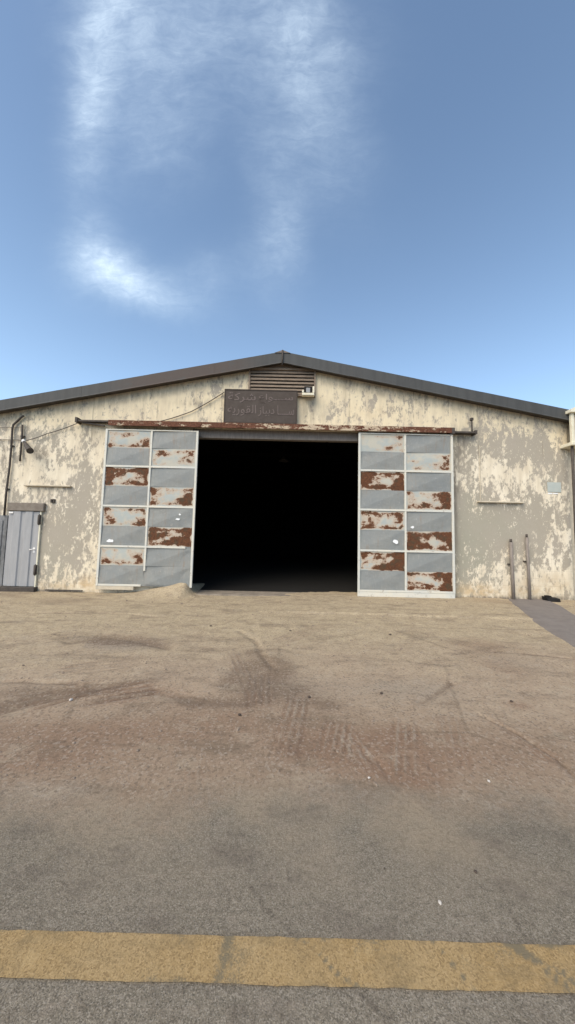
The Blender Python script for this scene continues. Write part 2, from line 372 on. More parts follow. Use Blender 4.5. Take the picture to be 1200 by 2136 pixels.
def tread(px, py, px2, py2, wd, pitch, dp):
    a, b = G(px, py), G(px2, py2)
    return ((a[0]+b[0])/2, (a[1]+b[1])/2, math.atan2(b[1]-a[1], b[0]-a[0]), wd, math.hypot(b[0]-a[0], b[1]-a[1])/2, pitch, dp)
TREADS = [tread(848, 1640, 845, 1490, .14, .080, .009), tread(690, 1590, 705, 1500, .16, .075, .008), tread(790, 1625, 715, 1520, .12, .078, .008),
          tread(560, 1345, 700, 1300, .20, .12, .009), tread(420, 1700, 410, 1590, .10, .07, .005), tread(590, 1600, 625, 1440, .14, .085, .007),
          tread(330, 1430, 160, 1460, .26, .12, .012), tread(100, 1400, 300, 1380, .22, .13, .008), tread(1180, 1600, 1010, 1490, .10, .07, .007),
          tread(540, 1480, 545, 1400, .16, .09, .008), tread(20, 1480, 220, 1425, .24, .12, .014), tread(160, 1345, 350, 1335, .24, .14, .012),
          tread(960, 1620, 930, 1480, .12, .08, .006), tread(480, 1350, 540, 1480, .12, .09, .007)]

gx = np.concatenate([[-3000, -600, -120, -40, -18], np.arange(-9.3, -4.4, .04), np.arange(-4.4, 4.4, .018), np.arange(4.4, 9.31, .04), [18, 40, 120, 600, 3000]])
gy = np.concatenate([[-3000, -300, -40, -8, -2, .2, .7], np.arange(1.0, 2.0, .05), np.arange(2.0, 4.2, .016), np.arange(4.2, 9.3, .034), [12, 24, 29, 40, 120, 600, 3000]])
X, Y = np.meshgrid(gx, gy); Z = height(X, Y)
Z[(Y > 9.35)] = -.12
Z[np.abs(X) > 12] = -.02
Z[Y > 24] = -.02
mb = MB(); mb.v = list(zip(X.ravel(), Y.ravel(), Z.ravel())); mb.f = grid_faces(len(gx), len(gy)); mb.sm = [True]*len(mb.f)
ground = mb.build('ground', M['ground'], recalc=False); tag(ground, 'dusty tan dirt yard with tyre ruts in front of the warehouse', 'ground', kind='structure')
def gmasks(o, X, Y):
    fx = 1+0*X
    w1 = fbm(X*.5, Y*.9, 21, 4); w2 = fbm(X*1.4, Y*2.2, 31, 4)
    sand = sstep(3.4, 6.4, Y+.8*w1+.5*w2-.06*X)
    red = np.zeros_like(X); dark = np.zeros_like(X); grey = np.zeros_like(X)
    def pb(acc, x, y, rx, ry, a, tilt=0):            # blob given by its centre and half-size on the photo's ground
        cx, cy = G(x, y); sx = abs(G(x+rx, y)[0]-cx); sy = abs(G(x, y-ry)[1]-G(x, y+ry)[1])/2
        acc += a*blob(X, Y, cx, cy, sx, sy, tilt)
    for b in ((140, 1530, 330, 45, .55), (830, 1565, 60, 50, .8), (700, 1560, 120, 55, .65), (60, 1590, 160, 30, .4), (860, 1620, 60, 24, .7), (1010, 1350, 90, 22, .45), (1060, 1400, 60, 30, .4), (1000, 1570, 160, 50, .4), (480, 1500, 140, 40, .4), (300, 1440, 140, 30, .5), (1080, 1470, 30, 10, .6), (1040, 1260, 60, 8, .4)): pb(red, *b)
    for b in ((560, 1400, 60, 40, .85, 0), (600, 1445, 70, 20, .5, 0), (480, 1420, 30, 20, .4, 0), (90, 1460, 160, 10, .5, .5), (180, 1440, 140, 8, .5, .5), (250, 1455, 90, 9, .5, .5), (300, 1336, 60, 5, .6, .4), (240, 1332, 60, 5, .6, .4), (220, 1330, 60, 9, .8, 0), (60, 1445, 120, 22, .55, 0), (420, 1465, 60, 14, .5, 0), (690, 1465, 50, 16, .4, 0), (300, 1340, 70, 8, .5, 0), (130, 1250, 120, 10, .35, 0), (30, 1235, 50, 8, .5, 0), (620, 1560, 40, 40, .3, 0), (520, 1360, 20, 8, .5, 0), (960, 1340, 50, 10, .3, 0)): pb(dark, *b)
    for b in ((260, 1345, 90, 14, .8), (860, 1440, 130, 30, .55), (1080, 1380, 100, 30, .35), (600, 1430, 120, 30, .45), (700, 1660, 200, 30, .4), (100, 1650, 150, 30, .5), (1120, 1680, 120, 40, .4)): pb(grey, *b)
    for pts, w, dp in RUTS: dark += .38*rut(X, Y, pts, w*.9)*(dp > .015)*(.35+1.1*vn(X*4, Y*6, 15))
    asp = sstep(2.75, 1.5, Y+.35*w1+.18*w2)
    dark *= .75+.9*vn(X*3.1, Y*5.5, 77)
    for cx, cy, ang, wd, ln, pitch, dp in TREADS:
        c, s_ = math.cos(ang), math.sin(ang); u = (X-cx)*c+(Y-cy)*s_; v = -(X-cx)*s_+(Y-cy)*c
        m = sstep(wd, wd*.7, np.abs(v))*sstep(ln, ln*.6, np.abs(u))*(.4+.9*vn(X*5, Y*5, 61))
        cs = np.cos(v*2*math.pi/(pitch*.8)+.5*np.sin(u*4)); dark += .30*m*sstep(.1, -.8, cs); grey += .5*m*sstep(-.1, .8, cs); red += .30*m
    crk = 0*X
    if o.name == 'road':
        for pts, w_, a_ in ((CRACK, .005, 1), (GP((1060, 1900), (1110, 1985), (1170, 2050), (1230, 2120)), .007, .6), (GP((470, 1925), (486, 1950), (494, 2045), (510, 2120)), .006, .35), (GP((640, 1960), (690, 2030), (740, 2100)), .003, .4)): crk = np.maximum(crk, a_*rut(X, Y, pts, w_))
    attr(o, 'crack', crk)
    for k, v in (('sand', sand), ('red', np.clip(red+.12*w2*(red > .1), 0, 1)), ('brown', np.clip(sstep(3.7, 2.7, Y+.5*w1+.3*w2)*sstep(1.7, 2.2, Y+.2*w2), 0, 1)), ('dark', np.clip(dark, 0, 1)), ('grey', np.clip(grey, 0, 1)), ('asphalt', asp)): attr(o, k, v)
gmasks(ground, X, Y)

rx = np.concatenate([[-200, -30, -8], np.arange(-4, -2, .1), np.arange(-2, 2, .012), np.arange(2, 4.01, .1), [8, 30, 200]]); ry = np.concatenate([[-7, -3, 0], np.arange(.6, .95, .06), np.arange(.95, 2.21, .012)])
RX, RY = np.meshgrid(rx, ry); edge = .05*fbm(RX*3, RY*0, 9, 3)
RY2 = RY+edge[-1][None, :]*sstep(1.5, 2.2, RY)
mb = MB(); mb.v = [(a, b, .006 if b < 1.5 else .006-.0048*min(1, (b-1.5)/.6)) for j in range(len(ry)) for a, b in zip(RX[j], RY2[j])]
mb.f = grid_faces(len(rx), len(ry)); mb.sm = [True]*len(mb.f)
CRACK = GP((520, 1850), (556, 1900), (600, 1940), (645, 1980), (720, 2050), (775, 2098), (830, 2140), (880, 2190))
road = mb.build('road', M['ground'], recalc=False); tag(road, 'grey asphalt road with dusty edge crossing the foreground', 'road', kind='structure'); gmasks(road, RX, RY2)
# painted line, with its transverse crack
def zline(x0, x1, name):
    xs = np.arange(x0, x1+.001, .02); n = len(xs)
    top = 1.424-.004*xs+.004*fbm(xs*14, xs*0, 4, 3); bot = 1.284-.004*xs+.004*fbm(xs*14, xs*0, 6, 3)
    ys = np.linspace(0, 1, 9); mb = MB(); wear = []
    for k in ys:
        for i in range(n):
            y = bot[i]*(1-k)+top[i]*k
            mb.v.append((xs[i], y, .0105))
    XX = np.tile(xs, 9); KK = np.repeat(ys, n)
    wear = -.12+.33*np.exp(-((XX+.213-.02*KK)/.024)**2)*(.5+.5*vn(XX*30, KK*8, 3))+.16*blob(XX, KK, -.13, .55, .10, .7)+.13*blob(XX, KK, .92, .9, .12, .5)+.16*fbm(XX*5, KK*2, 12, 3)+.20*sstep(.86, 1.0, KK)*vn(XX*16, KK*3, 5)+.2*sstep(.12, 0, KK)*vn(XX*16, KK*3, 8)
    wear = wear+.38*rut(XX, bot.mean()+KK*(top.mean()-bot.mean()), CRACK, .006)
    for a, b, w in ((.93, 1.05, .01), (.93, 1.12, .02), (.62, .70, .008)):
        xc = b+(a-b)*KK; wear = wear+.32*np.exp(-((XX-xc)/w)**2)
    mb.f = grid_faces(n, 9); mb.sm = [True]*len(mb.f)
    o = mb.build(name, M['line'], recalc=False); attr(o, 'wear', wear)
    return tag(o, 'worn ochre yellow line painted across the foreground road', 'road marking', kind='structure')
zline(-6, 6, 'road_marking')

# path of grey asphalt leaving the wall at the pipes
lft = [(6.08, 9.1), (5.72, 8.4), (5.32, 7.5), (4.93, 6.62), (4.62, 5.7), (4.35, 4.9), (4.0, 3.8), (3.6, 2.6)]
rgt = [(7.22, 9.1), (6.95, 8.4), (6.55, 7.6), (6.15, 6.9), (5.75, 6.0), (5.5, 5.0), (5.2, 3.8), (5.0, 2.6)]
pv = []; nseg, nw = 60, 14
for i in range(nseg):
    t = i/(nseg-1)*(len(lft)-1); k = min(int(t), len(lft)-2); f = t-k
    a = Vector(lft[k]).lerp(Vector(lft[k+1]), f); b = Vector(rgt[k]).lerp(Vector(rgt[k+1]), f)
    for j in range(nw):
        q = a.lerp(b, j/(nw-1)); e = .05*float(fbm(np.array(q.y*2.2), np.array(float(j)), 3, 3)) if j in (0, nw-1) else 0
        pv.append((q.x+e, q.y))
pa = np.array(pv); ph = height(pa[:, 0], pa[:, 1])+.018
ph = ph.reshape(nseg, nw); ph[:, 0] -= .03; ph[:, -1] -= .03
mb = MB(); mb.v = [(x, y, z) for (x, y), z in zip(pv, ph.ravel())]; mb.f = grid_faces(nw, nseg); mb.sm = [True]*len(mb.f)
path = mb.build('path', M['path']); tag(path, 'dark grey asphalt path running from the wall pipes', 'path', kind='structure')

# ------------------------------------------------------------------ the warehouse
CX, HALF, RIDGE = -.24, 8.14, 6.81
def SLP(sgn): return .187 if sgn > 0 else .204
def roof(x): return RIDGE-SLP(x-CX)*abs(x-CX)
B0 = (CX, D, 0)
house = empty('warehouse', B0, 'old gabled warehouse with peeling cream walls and large open sliding doors', 'warehouse')
XL, XR, LEN = CX-HALF, CX+HALF, 18.0
OX0, OX1, OZ1 = -2.75, 2.1, 4.62         # the doorway
def mk_wall():
    xs = np.unique(np.round(np.concatenate([np.arange(XL, XR, .026), [XR, OX0, OX1, CX]]), 4))
    zl = np.unique(np.round(np.concatenate([np.arange(-.35, OZ1, .028), [OZ1]]), 4))
    ztop = np.linspace(0, 1, 60)[1:]
    nx, n0, n1 = len(xs), len(zl), len(ztop)
    Zg = np.zeros((n0+n1, nx)); Zg[:n0] = zl[:, None]
    rt = np.array([roof(x) for x in xs])-.03
    Zg[n0:] = OZ1+ztop[:, None]*(rt-OZ1)[None, :]
    Xg = np.tile(xs, (n0+n1, 1))
    V = list(zip(Xg.ravel(), np.full(Xg.size, D), Zg.ravel()))
    fs = []
    for j in range(n0+n1-1):
        for i in range(nx-1):
            if j < n0-1 and xs[i] >= OX0-1e-4 and xs[i+1] <= OX1+1e-4: continue
            fs.append((j*nx+i, j*nx+i+1, (j+1)*nx+i+1, (j+1)*nx+i))
    mb = MB(); mb.v = V; mb.f = fs; mb.sm = [False]*len(fs); n_front = len(V)
    t = .28                                # reveals of the doorway and the inner face
    for a, b in (((OX0, -.35), (OX0, OZ1)), ((OX0, OZ1), (OX1, OZ1)), ((OX1, OZ1), (OX1, -.35))):
        mb.add([(a[0], D, a[1]), (b[0], D, b[1]), (b[0], D+t, b[1]), (a[0], D+t, a[1])], [(0, 1, 2, 3)])
    o = mb.build('gable_wall', M['wall'], house, recalc=False)
    x, z = Xg.ravel(), Zg.ravel()
    P = .20*np.ones_like(x)
    P += .52*sstep(3.9, 5.0, z)
    def wb(px, py, rx, ry, a):
        nonlocal P
        cx, cz = W(px, py); k = D/F_PX; P = P+a*blob(x, z, cx, cz, rx*k, ry*k)
    for b in ((70, 895, 75, 34, -.95), (70, 850, 60, 16, -.35), (1090, 930, 100, 48, -1.15), (1150, 975, 50, 40, -.5), (1010, 905, 40, 36, -.5), (175, 1060, 40, 70, -.95), (130, 1120, 45, 65, -1.05), (110, 1170, 60, 50, -.5),
              (1000, 1130, 60, 85, -.9), (1120, 1120, 90, 50, -.45), (1150, 1180, 50, 25, -.3), (1050, 1080, 80, 40, -.6), (1130, 1075, 70, 30, -.45), (1110, 1150, 60, 50, -.45), (1160, 1000, 30, 30, -.45), (962, 1100, 18, 120, -.7), (180, 960, 25, 60, -.5), (90, 960, 60, 20, -.1),
              (1050, 975, 70, 60, .35), (1130, 1010, 50, 40, .35), (1165, 1100, 30, 60, .35), (60, 1000, 60, 60, .3), (150, 930, 60, 40, .35), (40, 990, 50, 60, .25), (120, 985, 45, 24, .45), (1060, 985, 60, 50, .35), (1160, 930, 26, 26, .35), (970, 960, 20, 60, .35), (1110, 985, 30, 40, .35), (20, 960, 14, 60, .5), (190, 1130, 16, 40, .55),
              (450, 820, 24, 26, -.75), (390, 840, 20, 12, -.35), (820, 850, 60, 35, -.35), (700, 850, 26, 34, -.75), (770, 820, 24, 26, -.45), (740, 800, 50, 20, -.1), (330, 830, 18, 30, -.35), (285, 820, 10, 20, -.3), (905, 840, 30, 26, -.15), (1165, 1190, 50, 40, .5), (1100, 1200, 60, 30, .2)): wb(*b)
    P = .62*P+.10*sstep(4.2, 4.9, z)-.06*sstep(-3.5, -6, x)*sstep(5.2, 4.4, z)
    P += .45*fbm(x*.55, z*.5, 1, 4)
    P += .65*fbm(x*9, z*2.2, 2, 5)       # vertical streaks of peeling
    P += .5*fbm(x*3.4, z*2.4, 3, 5); P += .9*fbm(x*15, z*9, 4, 3)
    low = sstep(1.3, .5, z); P = P+low*.15
    warm = np.clip(sstep(3.9, 5.0, z)*.85+.35*fbm(x*.8, z*.8, 6, 3)+.3, 0, 1)
    green = np.zeros_like(x); tan = np.zeros_like(x); dirt = np.zeros_like(x)
    def ab(acc, px, py, rx, ry, a):
        cx, cz = W(px, py); k = D/F_PX; acc += a*blob(x, z, cx, cz, rx*k, ry*k)
    for b in ((75, 870, 55, 34, .9), (975, 1130, 35, 110, .9), (1150, 1020, 22, 22, .5), (1040, 1100, 50, 30, .4), (1000, 1200, 50, 40, .5), (110, 1190, 40, 40, .5)): ab(green, *b)
    for b in ((190, 1220, 50, 18, .8), (1000, 1235, 60, 16, .95), (110, 1225, 60, 12, .5), (1150, 1220, 60, 22, .45), (1100, 1235, 60, 12, .5), (780, 860, 60, 20, .25)): ab(tan, *b)
    for b in ((962, 925, 16, 36, .75), (952, 1000, 7, 60, .6), (950, 1100, 7, 140, .5), (195, 905, 28, 18, .55), (80, 950, 22, 12, .5), (420, 842, 60, 9, .45), (640, 850, 14, 34, .45), (660, 860, 24, 26, .25), (320, 800, 3, 40, .4), (720, 820, 3, 40, .3), (112, 1235, 60, 5, .8), (1000, 1247, 110, 4, .9), (1160, 1247, 60, 5, .7), (8, 960, 5, 100, .4), (300, 845, 5, 30, .3), (1180, 1010, 8, 60, .4), (990, 880, 10, 30, .3), (90, 1080, 8, 30, .5)): ab(dirt, *b)  # wall grime, with the cast shadows of rail end and lamp painted in
    dirt = np.clip(dirt+.55*sstep(.10, -.06, z-.0062*x), 0, 1)
    dirt = np.clip(dirt+.35*sstep(.16, .0, (np.array([roof(q) for q in x])-.52)-z)*(np.abs(x-CX) > 1.1), 0, 1)  # shade below the roof trim painted as a dark band
    pad = lambda a: np.concatenate([a, np.full(len(o.data.vertices)-n_front, float(a.mean()))])
    for k, a in (('paint', P), ('warm', warm), ('green', np.clip(green, 0, 1)), ('tan', np.clip(tan, 0, 1)), ('dirt', dirt)): attr(o, k, pad(a))
    return o
mk_wall()
mb = MB()                                  # side and back walls (outer faces), inner lining
for x in (XL, XR):
    s = 1 if x == XL else -1
    mb.box(min(x, x+s*.22), max(x, x+s*.22), D+.005, D+LEN, -.3, roof(x)-.035)
mb.add([(XL, D+LEN-.2, -.3), (XR, D+LEN-.2, -.3), (XR, D+LEN-.2, roof(XR)-.04), (CX, D+LEN-.2, RIDGE-.04), (XL, D+LEN-.2, roof(XL)-.04)], [(0, 1, 2, 3, 4)])
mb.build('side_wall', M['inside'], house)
mb = MB(); y0, y1 = D+.28, D+LEN-.25       # inner face of the gable
xa, xb = XL+.3, XR-.3
for q in (((xa, -.1), (OX0, -.1), (OX0, OZ1), (OX0, roof(OX0)-.12), (xa, roof(xa)-.12)), ((OX1, -.1), (xb, -.1), (xb, roof(xb)-.12), (OX1, roof(OX1)-.12)), ((OX0, OZ1), (OX1, OZ1), (OX1, roof(OX1)-.12), (CX, RIDGE-.14), (OX0, roof(OX0)-.12))):
    mb.add([(x, y0+.003, z) for x, z in q], [tuple(range(len(q)))])
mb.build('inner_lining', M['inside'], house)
mb = MB()
for sgn in (-1, 1):
    q = [(CX+sgn*u, RIDGE-SLP(sgn)*u-dz) for u, dz in ((.001, .10), (HALF-.02, .10), (HALF-.02, .14), (.001, .14))]
    mb.add([(x, y, z) for y in (D+.006, D+LEN-.02) for x, z in q], [(0, 1, 2, 3), (7, 6, 5, 4), (0, 4, 5, 1), (1, 5, 6, 2), (2, 6, 7, 3), (3, 7, 4, 0)])
mb.build('leak_lining', M['inside'], house)  # dark lining added under the roof to stop sky light leaking in
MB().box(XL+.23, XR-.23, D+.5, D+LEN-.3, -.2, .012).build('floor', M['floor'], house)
MB().box(OX0+.01, OX1-.01, D-.16, D+.5, -.2, .016, .012).build('threshold', M['sill_concrete'], house)
MB().box(OX0+.02, OX1-.02, D+.03, D+.20, 4.36, OZ1-.004, .01).build('lintel', M['pipe'], house)
mb = MB()                                  # trusses just inside the doorway, lost in the dark
for yt in (D+4, D+8, D+12):
    for sgn in (-1, 1):
        mb.bar((CX+sgn*7.7, yt, roof(CX+sgn*7.7)-.30), (CX, yt, RIDGE-.35), .10, .14)
        for k in (2.0, 4.4, 6.4):
            mb.bar((CX+sgn*k, yt, 4.95), (CX+sgn*k*.72, yt, roof(CX+k*.72)-.36), .06, .06)
    mb.bar((XL+.3, yt, 4.9), (XR-.3, yt, 4.9), .10, .12)
mb.build('roof_truss', M['shade_steel'], house)
# corrugated roof
mb = MB(); ny = 2
for sgn in (-1, 1):
    nxr = 24; us = np.linspace(0, HALF+.10, nxr); nyr = 420; ysr = np.linspace(D-.20, D+LEN+.2, nyr)
    vs = []
    for j in range(nyr):
        wv = .022*math.sin(j*2*math.pi/8)
        for u in us: vs.append((CX+sgn*u, ysr[j], RIDGE-.025-SLP(sgn)*u+wv*min(1, u*8)*(1 if j > 7 else 0)))
    mb.add(vs, grid_faces(nxr, nyr), True)
roofo = mb.build('roof', M['roof'], house, recalc=False)
YF = D-.20
def rake(sgn, u0, u1, proud, dep):
    m = MB(); a = (CX+sgn*u0, RIDGE-SLP(sgn)*u0); b = (CX+sgn*u1, RIDGE-SLP(sgn)*u1)
    y0_, y1_ = YF-.03-proud, YF-proud
    vs = []
    for (x, z) in (a, b):
        for y, dz in ((y0_, .0), (y0_, -dep+.03), (y0_-.016, -dep), (y1_, -dep), (y1_, .0)): vs.append((x, y, z+dz+.012))
    n = 5
    m.add(vs, [(0, 1, 6, 5), (1, 2, 7, 6), (2, 3, 8, 7), (3, 4, 9, 8), (4, 0, 5, 9), (4, 3, 2, 1, 0), (5, 6, 7, 8, 9)])
    return m
for sgn in (-1, 1):
    us = [0.012, 1.9, 3.7, 5.6, HALF+.09]
    for i in range(4):
        rake(sgn, us[i], us[i+1]+(.04 if i < 3 else 0), .004*(i % 2), .330-.005*i).build('fascia', M['fascia'], roofo)
# soffit board linking trim and wall, small and dark
for sgn in (-1, 1):
    m = MB(); vs = []
    for u in (0, HALF+.08):
        for y, dz in ((YF-.001, -.27), (D-.002, -.27)): vs.append((CX+sgn*u, y, RIDGE-SLP(sgn)*u+dz))
    m.add(vs, [(0, 1, 3, 2)]); m.build('soffit', M['dark_steel'], roofo)
MB().tube([(CX, D-.265, 6.40), (CX, D-.265, RIDGE+.03)], .022).build('ridge_strut', M['dark_steel'], roofo)
m = MB(); m.add([(CX-.22, YF-.05, RIDGE-.035), (CX, YF-.05, RIDGE+.045), (CX+.22, YF-.05, RIDGE-.035), (CX-.22, D+LEN, RIDGE-.035), (CX, D+LEN, RIDGE+.045), (CX+.22, D+LEN, RIDGE-.035)], [(0, 1, 4, 3), (1, 2, 5, 4), (0, 2, 1)])
m.build('ridge_cap', M['roof'], roofo)

# louvred vent under the ridge
VX0, VX1 = W(520, 770, D-.05)[0], W(659, 770, D-.05)[0]; VZ1 = 6.42; VZ0 = 5.60
m = MB().box(VX0, VX1, D-.02, D-.004, VZ0, VZ1)
vent = m.build('vent', M['slat_dark'], house)
m = MB(); ns = 7
for i in range(ns):
    z = VZ0+.05+(VZ1-.10-VZ0)*(i+.5)/ns; h = .088
    m.add([(x, y, zz) for x in (VX0+.05, VX1-.05) for y, zz in ((D-.085, z-h*.55), (D-.03, z+h*.45), (D-.022, z+h*.45-.008), (D-.080, z-h*.55-.012))], [(0, 1, 5, 4), (1, 2, 6, 5), (2, 3, 7, 6), (3, 0, 4, 7), (0, 3, 2, 1), (4, 5, 6, 7)])
m.build('louvre', M['slat'], vent)
m = MB().box(VX0, VX0+.045, D-.09, D-.021, VZ0, VZ1).box(VX1-.045, VX1, D-.09, D-.021, VZ0, VZ1).box(VX0+.046, VX1-.046, D-.088, D-.021, VZ1-.06, VZ1-.002).box(VX0+.046, VX1-.046, D-.088, D-.021, VZ0, VZ0+.04)
m.build('vent_frame', M['slat'], vent)
m = MB(); m.add([(CX-1.0, D-.05, 6.43), (CX+1.0, D-.05, 6.43), (CX, D-.05, 6.60)], [(0, 1, 2)]); m.build('apex_board', M['slat'], vent)

# rail of the sliding doors
YR0, YR1 = D-.245, D-.02
RX0, RZ = W(225, 892, YR0)[0], 4.67; RX1 = W(943, 895, YR0)[0]
m = MB().box(RX0, RX1, YR0, YR0+.012, 4.575, 4.725).box(RX0, RX1, YR0+.013, YR1, 4.714, 4.728).box(RX0, RX1, YR0+.10, YR0+.112, 4.60, 4.713)
for k in range(9):
    x = RX0+.3+k*(RX1-RX0-.6)/8; m.box(x-.04, x+.04, YR0-.012, YR0-.001, 4.60, 4.70).box(x-.012, x+.012, YR0-.022, YR0-.013, 4.64, 4.665)
rail = m.build('door_rail', M['rail'], house)
m = MB().box(W(168, 880)[0], RX0-.002, D-.18, D-.02, 4.69, 4.735).box(W(168, 880)[0]-.03, W(168, 880)[0]+.03, D-.2, D-.003, 4.66, 4.80).bar((W(178, 885)[0], D-.1, 4.68), (W(222, 893)[0], D-.1, 4.60), .05, .035)
m.build('rail_bracket', M['dark_steel'], rail)
xe = W(985, 900)[0]
m = MB().box(RX1+.002, xe, D-.20, D-.02, 4.60, 4.645).tube([(xe-.07, D-.12, 4.62), (xe-.07, D-.12, 5.02)], .018).box(xe-.115, xe-.035, D-.16, D-.08, 4.98, 5.06, .01).box(xe-.03, xe+.03, D-.21, D-.002, 4.58, 4.68).box(RX1-.04, RX1+.09, D-.235, D-.03, 4.56, 4.73)
m.build('rail_bracket', M['dark_steel'], rail)

# ------------------------------------------------------------------ sliding doors
YD = D-.16                                  # face of the sheets; frame stands proud
def door(x0, x1, xm, zs, z0, levels, grey_last, parentname):
    leaf = MB().box(x0+.01, x1-.01, YD+.012, YD+.07, zs[-1]+.01, zs[0]-.01).build('sliding_door', M['sheet'], house)
    FW = .052
    m = MB()
    yb, yf = YD+.010, YD-.026
    m.box(x0, x0+FW*1.15, yf, yb, zs[-1], zs[0], .004).box(x1-FW*1.15, x1, yf, yb, zs[-1], zs[0], .004)
    ins0, ins1 = x0+FW*1.15+.001, x1-FW*1.15-.001
    m.box(ins0, ins1, yf+.003, yb, zs[0]-.03, zs[0]-.001, .003)
    for i, z in enumerate(zs[1:-1]):
        xr = ins1 if not (grey_last and i == 2) else ins1-.16
        m.box(ins0, xr, yf+.003, yb, z-FW/2, z+FW/2, .004)
    m.box(ins0, ins1 if not grey_last else ins0+1.15, yf+.003, yb, zs[-1]+.001, zs[-1]+FW, .004)
    for i in range(4):
        zt = zs[i]-(.031 if i == 0 else FW/2+.001); zb = zs[i+1]+(FW+.002 if i == 3 else FW/2+.001)
        if grey_last and i == 3: zb = zt-.62
        m.box(xm-FW/2, xm+FW/2, yf+.003, yb, zb, zt, .004)
    m.build('frame', M['frame'], leaf)
    if not grey_last:
        MB().box(x0+.004, x1-.004, YD-.018, YD+.06, zs[-1]-.13, zs[-1]-.002, .006).build('bottom_rail', M['frame'], leaf)
    else:
        MB().box(x0+.0, x0+1.02, YD-.018, YD+.06, zs[-1]-.10, zs[-1]-.002, .006).build('bottom_rail', M['ledge'], leaf)
    k = 0
    for i in range(4):
        for c in (0, 1):
            xa = (ins0 if c == 0 else xm+FW/2+.001); xb = (xm-FW/2-.001 if c == 0 else ins1)
            zt = zs[i]-(.031 if i == 0 else FW/2+.001); zb = zs[i+1]+(FW+.002 if i == 3 else FW/2+.001)
            zm = (zt+zb)/2
            for half in (0, 1):
                a, b = (zm+.002, zt) if half == 0 else (zb, zm-.002)
                rusty = (half == 0) == (c == 0)
                lv = levels[i][c] if rusty else None
                if rusty and lv is not None:
                    rust_plate(leaf, xa, xb, a, b, lv, k)
                else:
                    grey_plate(leaf, xa, xb, a, b, k, dented=(grey_last and c == 1 and i == 3))
                k += 1
    return leaf
def rust_plate(leaf, xa, xb, za, zb, lv, k):
    level, style = lv; nx, nz = 56, 26
    U, V = np.meshgrid(np.linspace(0, 1, nx), np.linspace(0, 1, nz))
    seed = int(level*1000)+k*7
    ends = np.exp(-((U-.06)/.20)**2)*.55*style[0]+np.exp(-((U-.92)/.20)**2)*.6*style[1]
    bot = np.exp(-((V-.10)/.16)**2)*.38*style[2]; top = np.exp(-((V-.88)/.14)**2)*.30*style[3]
    diag = np.exp(-(((V-.5)-(U-.52)*.75*style[4])/.17)**2)*np.exp(-((U-.5)/.34)**2)*.62
    R = (level-.66)*1.15+ends*.8+bot*.8+top-diag+1.15*fbm(U*4.6+seed, V*3.0+seed*.37, 3, 5)+.5*fbm(U*13+seed, V*5, 9, 3)
    edge = np.minimum(np.minimum(U, 1-U)*(xb-xa), np.minimum(V, 1-V)*(zb-za))
    R = R-.8*sstep(.06, .0, edge)
    bow = .008*np.sin(U*math.pi)*np.sin(V*math.pi)
    m = MB(); m.v = list(zip((xa+(xb-xa)*U).ravel(), (YD+.004-bow+.004*fbm(U*5+seed, V*3, 2, 3)).ravel(), (za+(zb-za)*V).ravel())); m.f = grid_faces(nx, nz); m.sm = [True]*len(m.f)
    o = m.build('rusty_panel', M['rust'], leaf, recalc=False); attr(o, 'rust', R)
def grey_plate(leaf, xa, xb, za, zb, k, dented=False):
    nx, nz = 25, 13
    U, V = np.meshgrid(np.linspace(0, 1, nx), np.linspace(0, 1, nz))
    d = (V-U)                                 # fold along the diagonal, upper-left and lower-right triangles lean back
    r = random.Random(k+int(xa*10)); amp = .034*r.uniform(.8, 1.15)
    Yv = YD-.014+amp*np.abs(d)+.004*fbm(U*3+k, V*2, 5, 3)
    if dented: Yv = Yv+.035*blob(U, V, .95, .3, .14, .6)
    Yv = np.clip(Yv, YD-.02, YD+.0105) if not dented else Yv
    m = MB(); m.v = list(zip((xa+(xb-xa)*U).ravel(), Yv.ravel(), (za+(zb-za)*V).ravel()))
    m.f = []
    for j in range(nz-1):
        for i in range(nx-1):
            a, b, c, e = j*nx+i, j*nx+i+1, (j+1)*nx+i+1, (j+1)*nx+i
            m.f += [(a, b, c), (a, c, e)]
    m.sm = [False]*len(m.f)
    m.build('grey_panel', M['sheet'], leaf, recalc=False)
L_x0, L_x1 = W(211, 1060, YD)[0], W(408, 1060, YD)[0]; L_xm = W(309, 1060, YD)[0]
R_x0, R_x1 = W(747, 1080, YD)[0], W(947, 1080, YD)[0]; R_xm = W(846, 1080, YD)[0]
zsL = [W(317, y, YD)[1] for y in (897, 974, 1057, 1141, 1224)]
zsR = [W(846, y, YD)[1] for y in (905, 983, 1065, 1150, 1236)]
S = lambda *a: a
dl = door(L_x0, L_x1, L_xm, zsL, 0, [[(.34, S(.4, .2, 1.3, .2, 1)), (.36, S(.5, .5, .1, .3, 1))], [(.86, S(1, 1, .8, 1, 1)), (.62, S(1, .9, .9, .3, 1))], [(.48, S(1, 1.1, .4, .2, -1)), (.86, S(1, .7, .9, .9, 1))], [(.40, S(.8, .5, .2, .4, -1)), None]], True, 'l')
dr = door(R_x0, R_x1, R_xm, zsR, 0, [[(.36, S(.0, 1, .4, .3, 1)), (.30, S(.2, 1.2, .4, .1, 1))], [(.82, S(1.1, 1, .9, .9, 1)), (.70, S(.4, 1.2, .9, .8, -1))], [(.55, S(.4, 1, 1, .6, -1)), (.88, S(1.2, 1.2, .8, .5, -1))], [(.92, S(-.6, 1.3, 1, 1, 1)), (.72, S(.9, 1.4, .7, .6, -1))]], False, 'r')
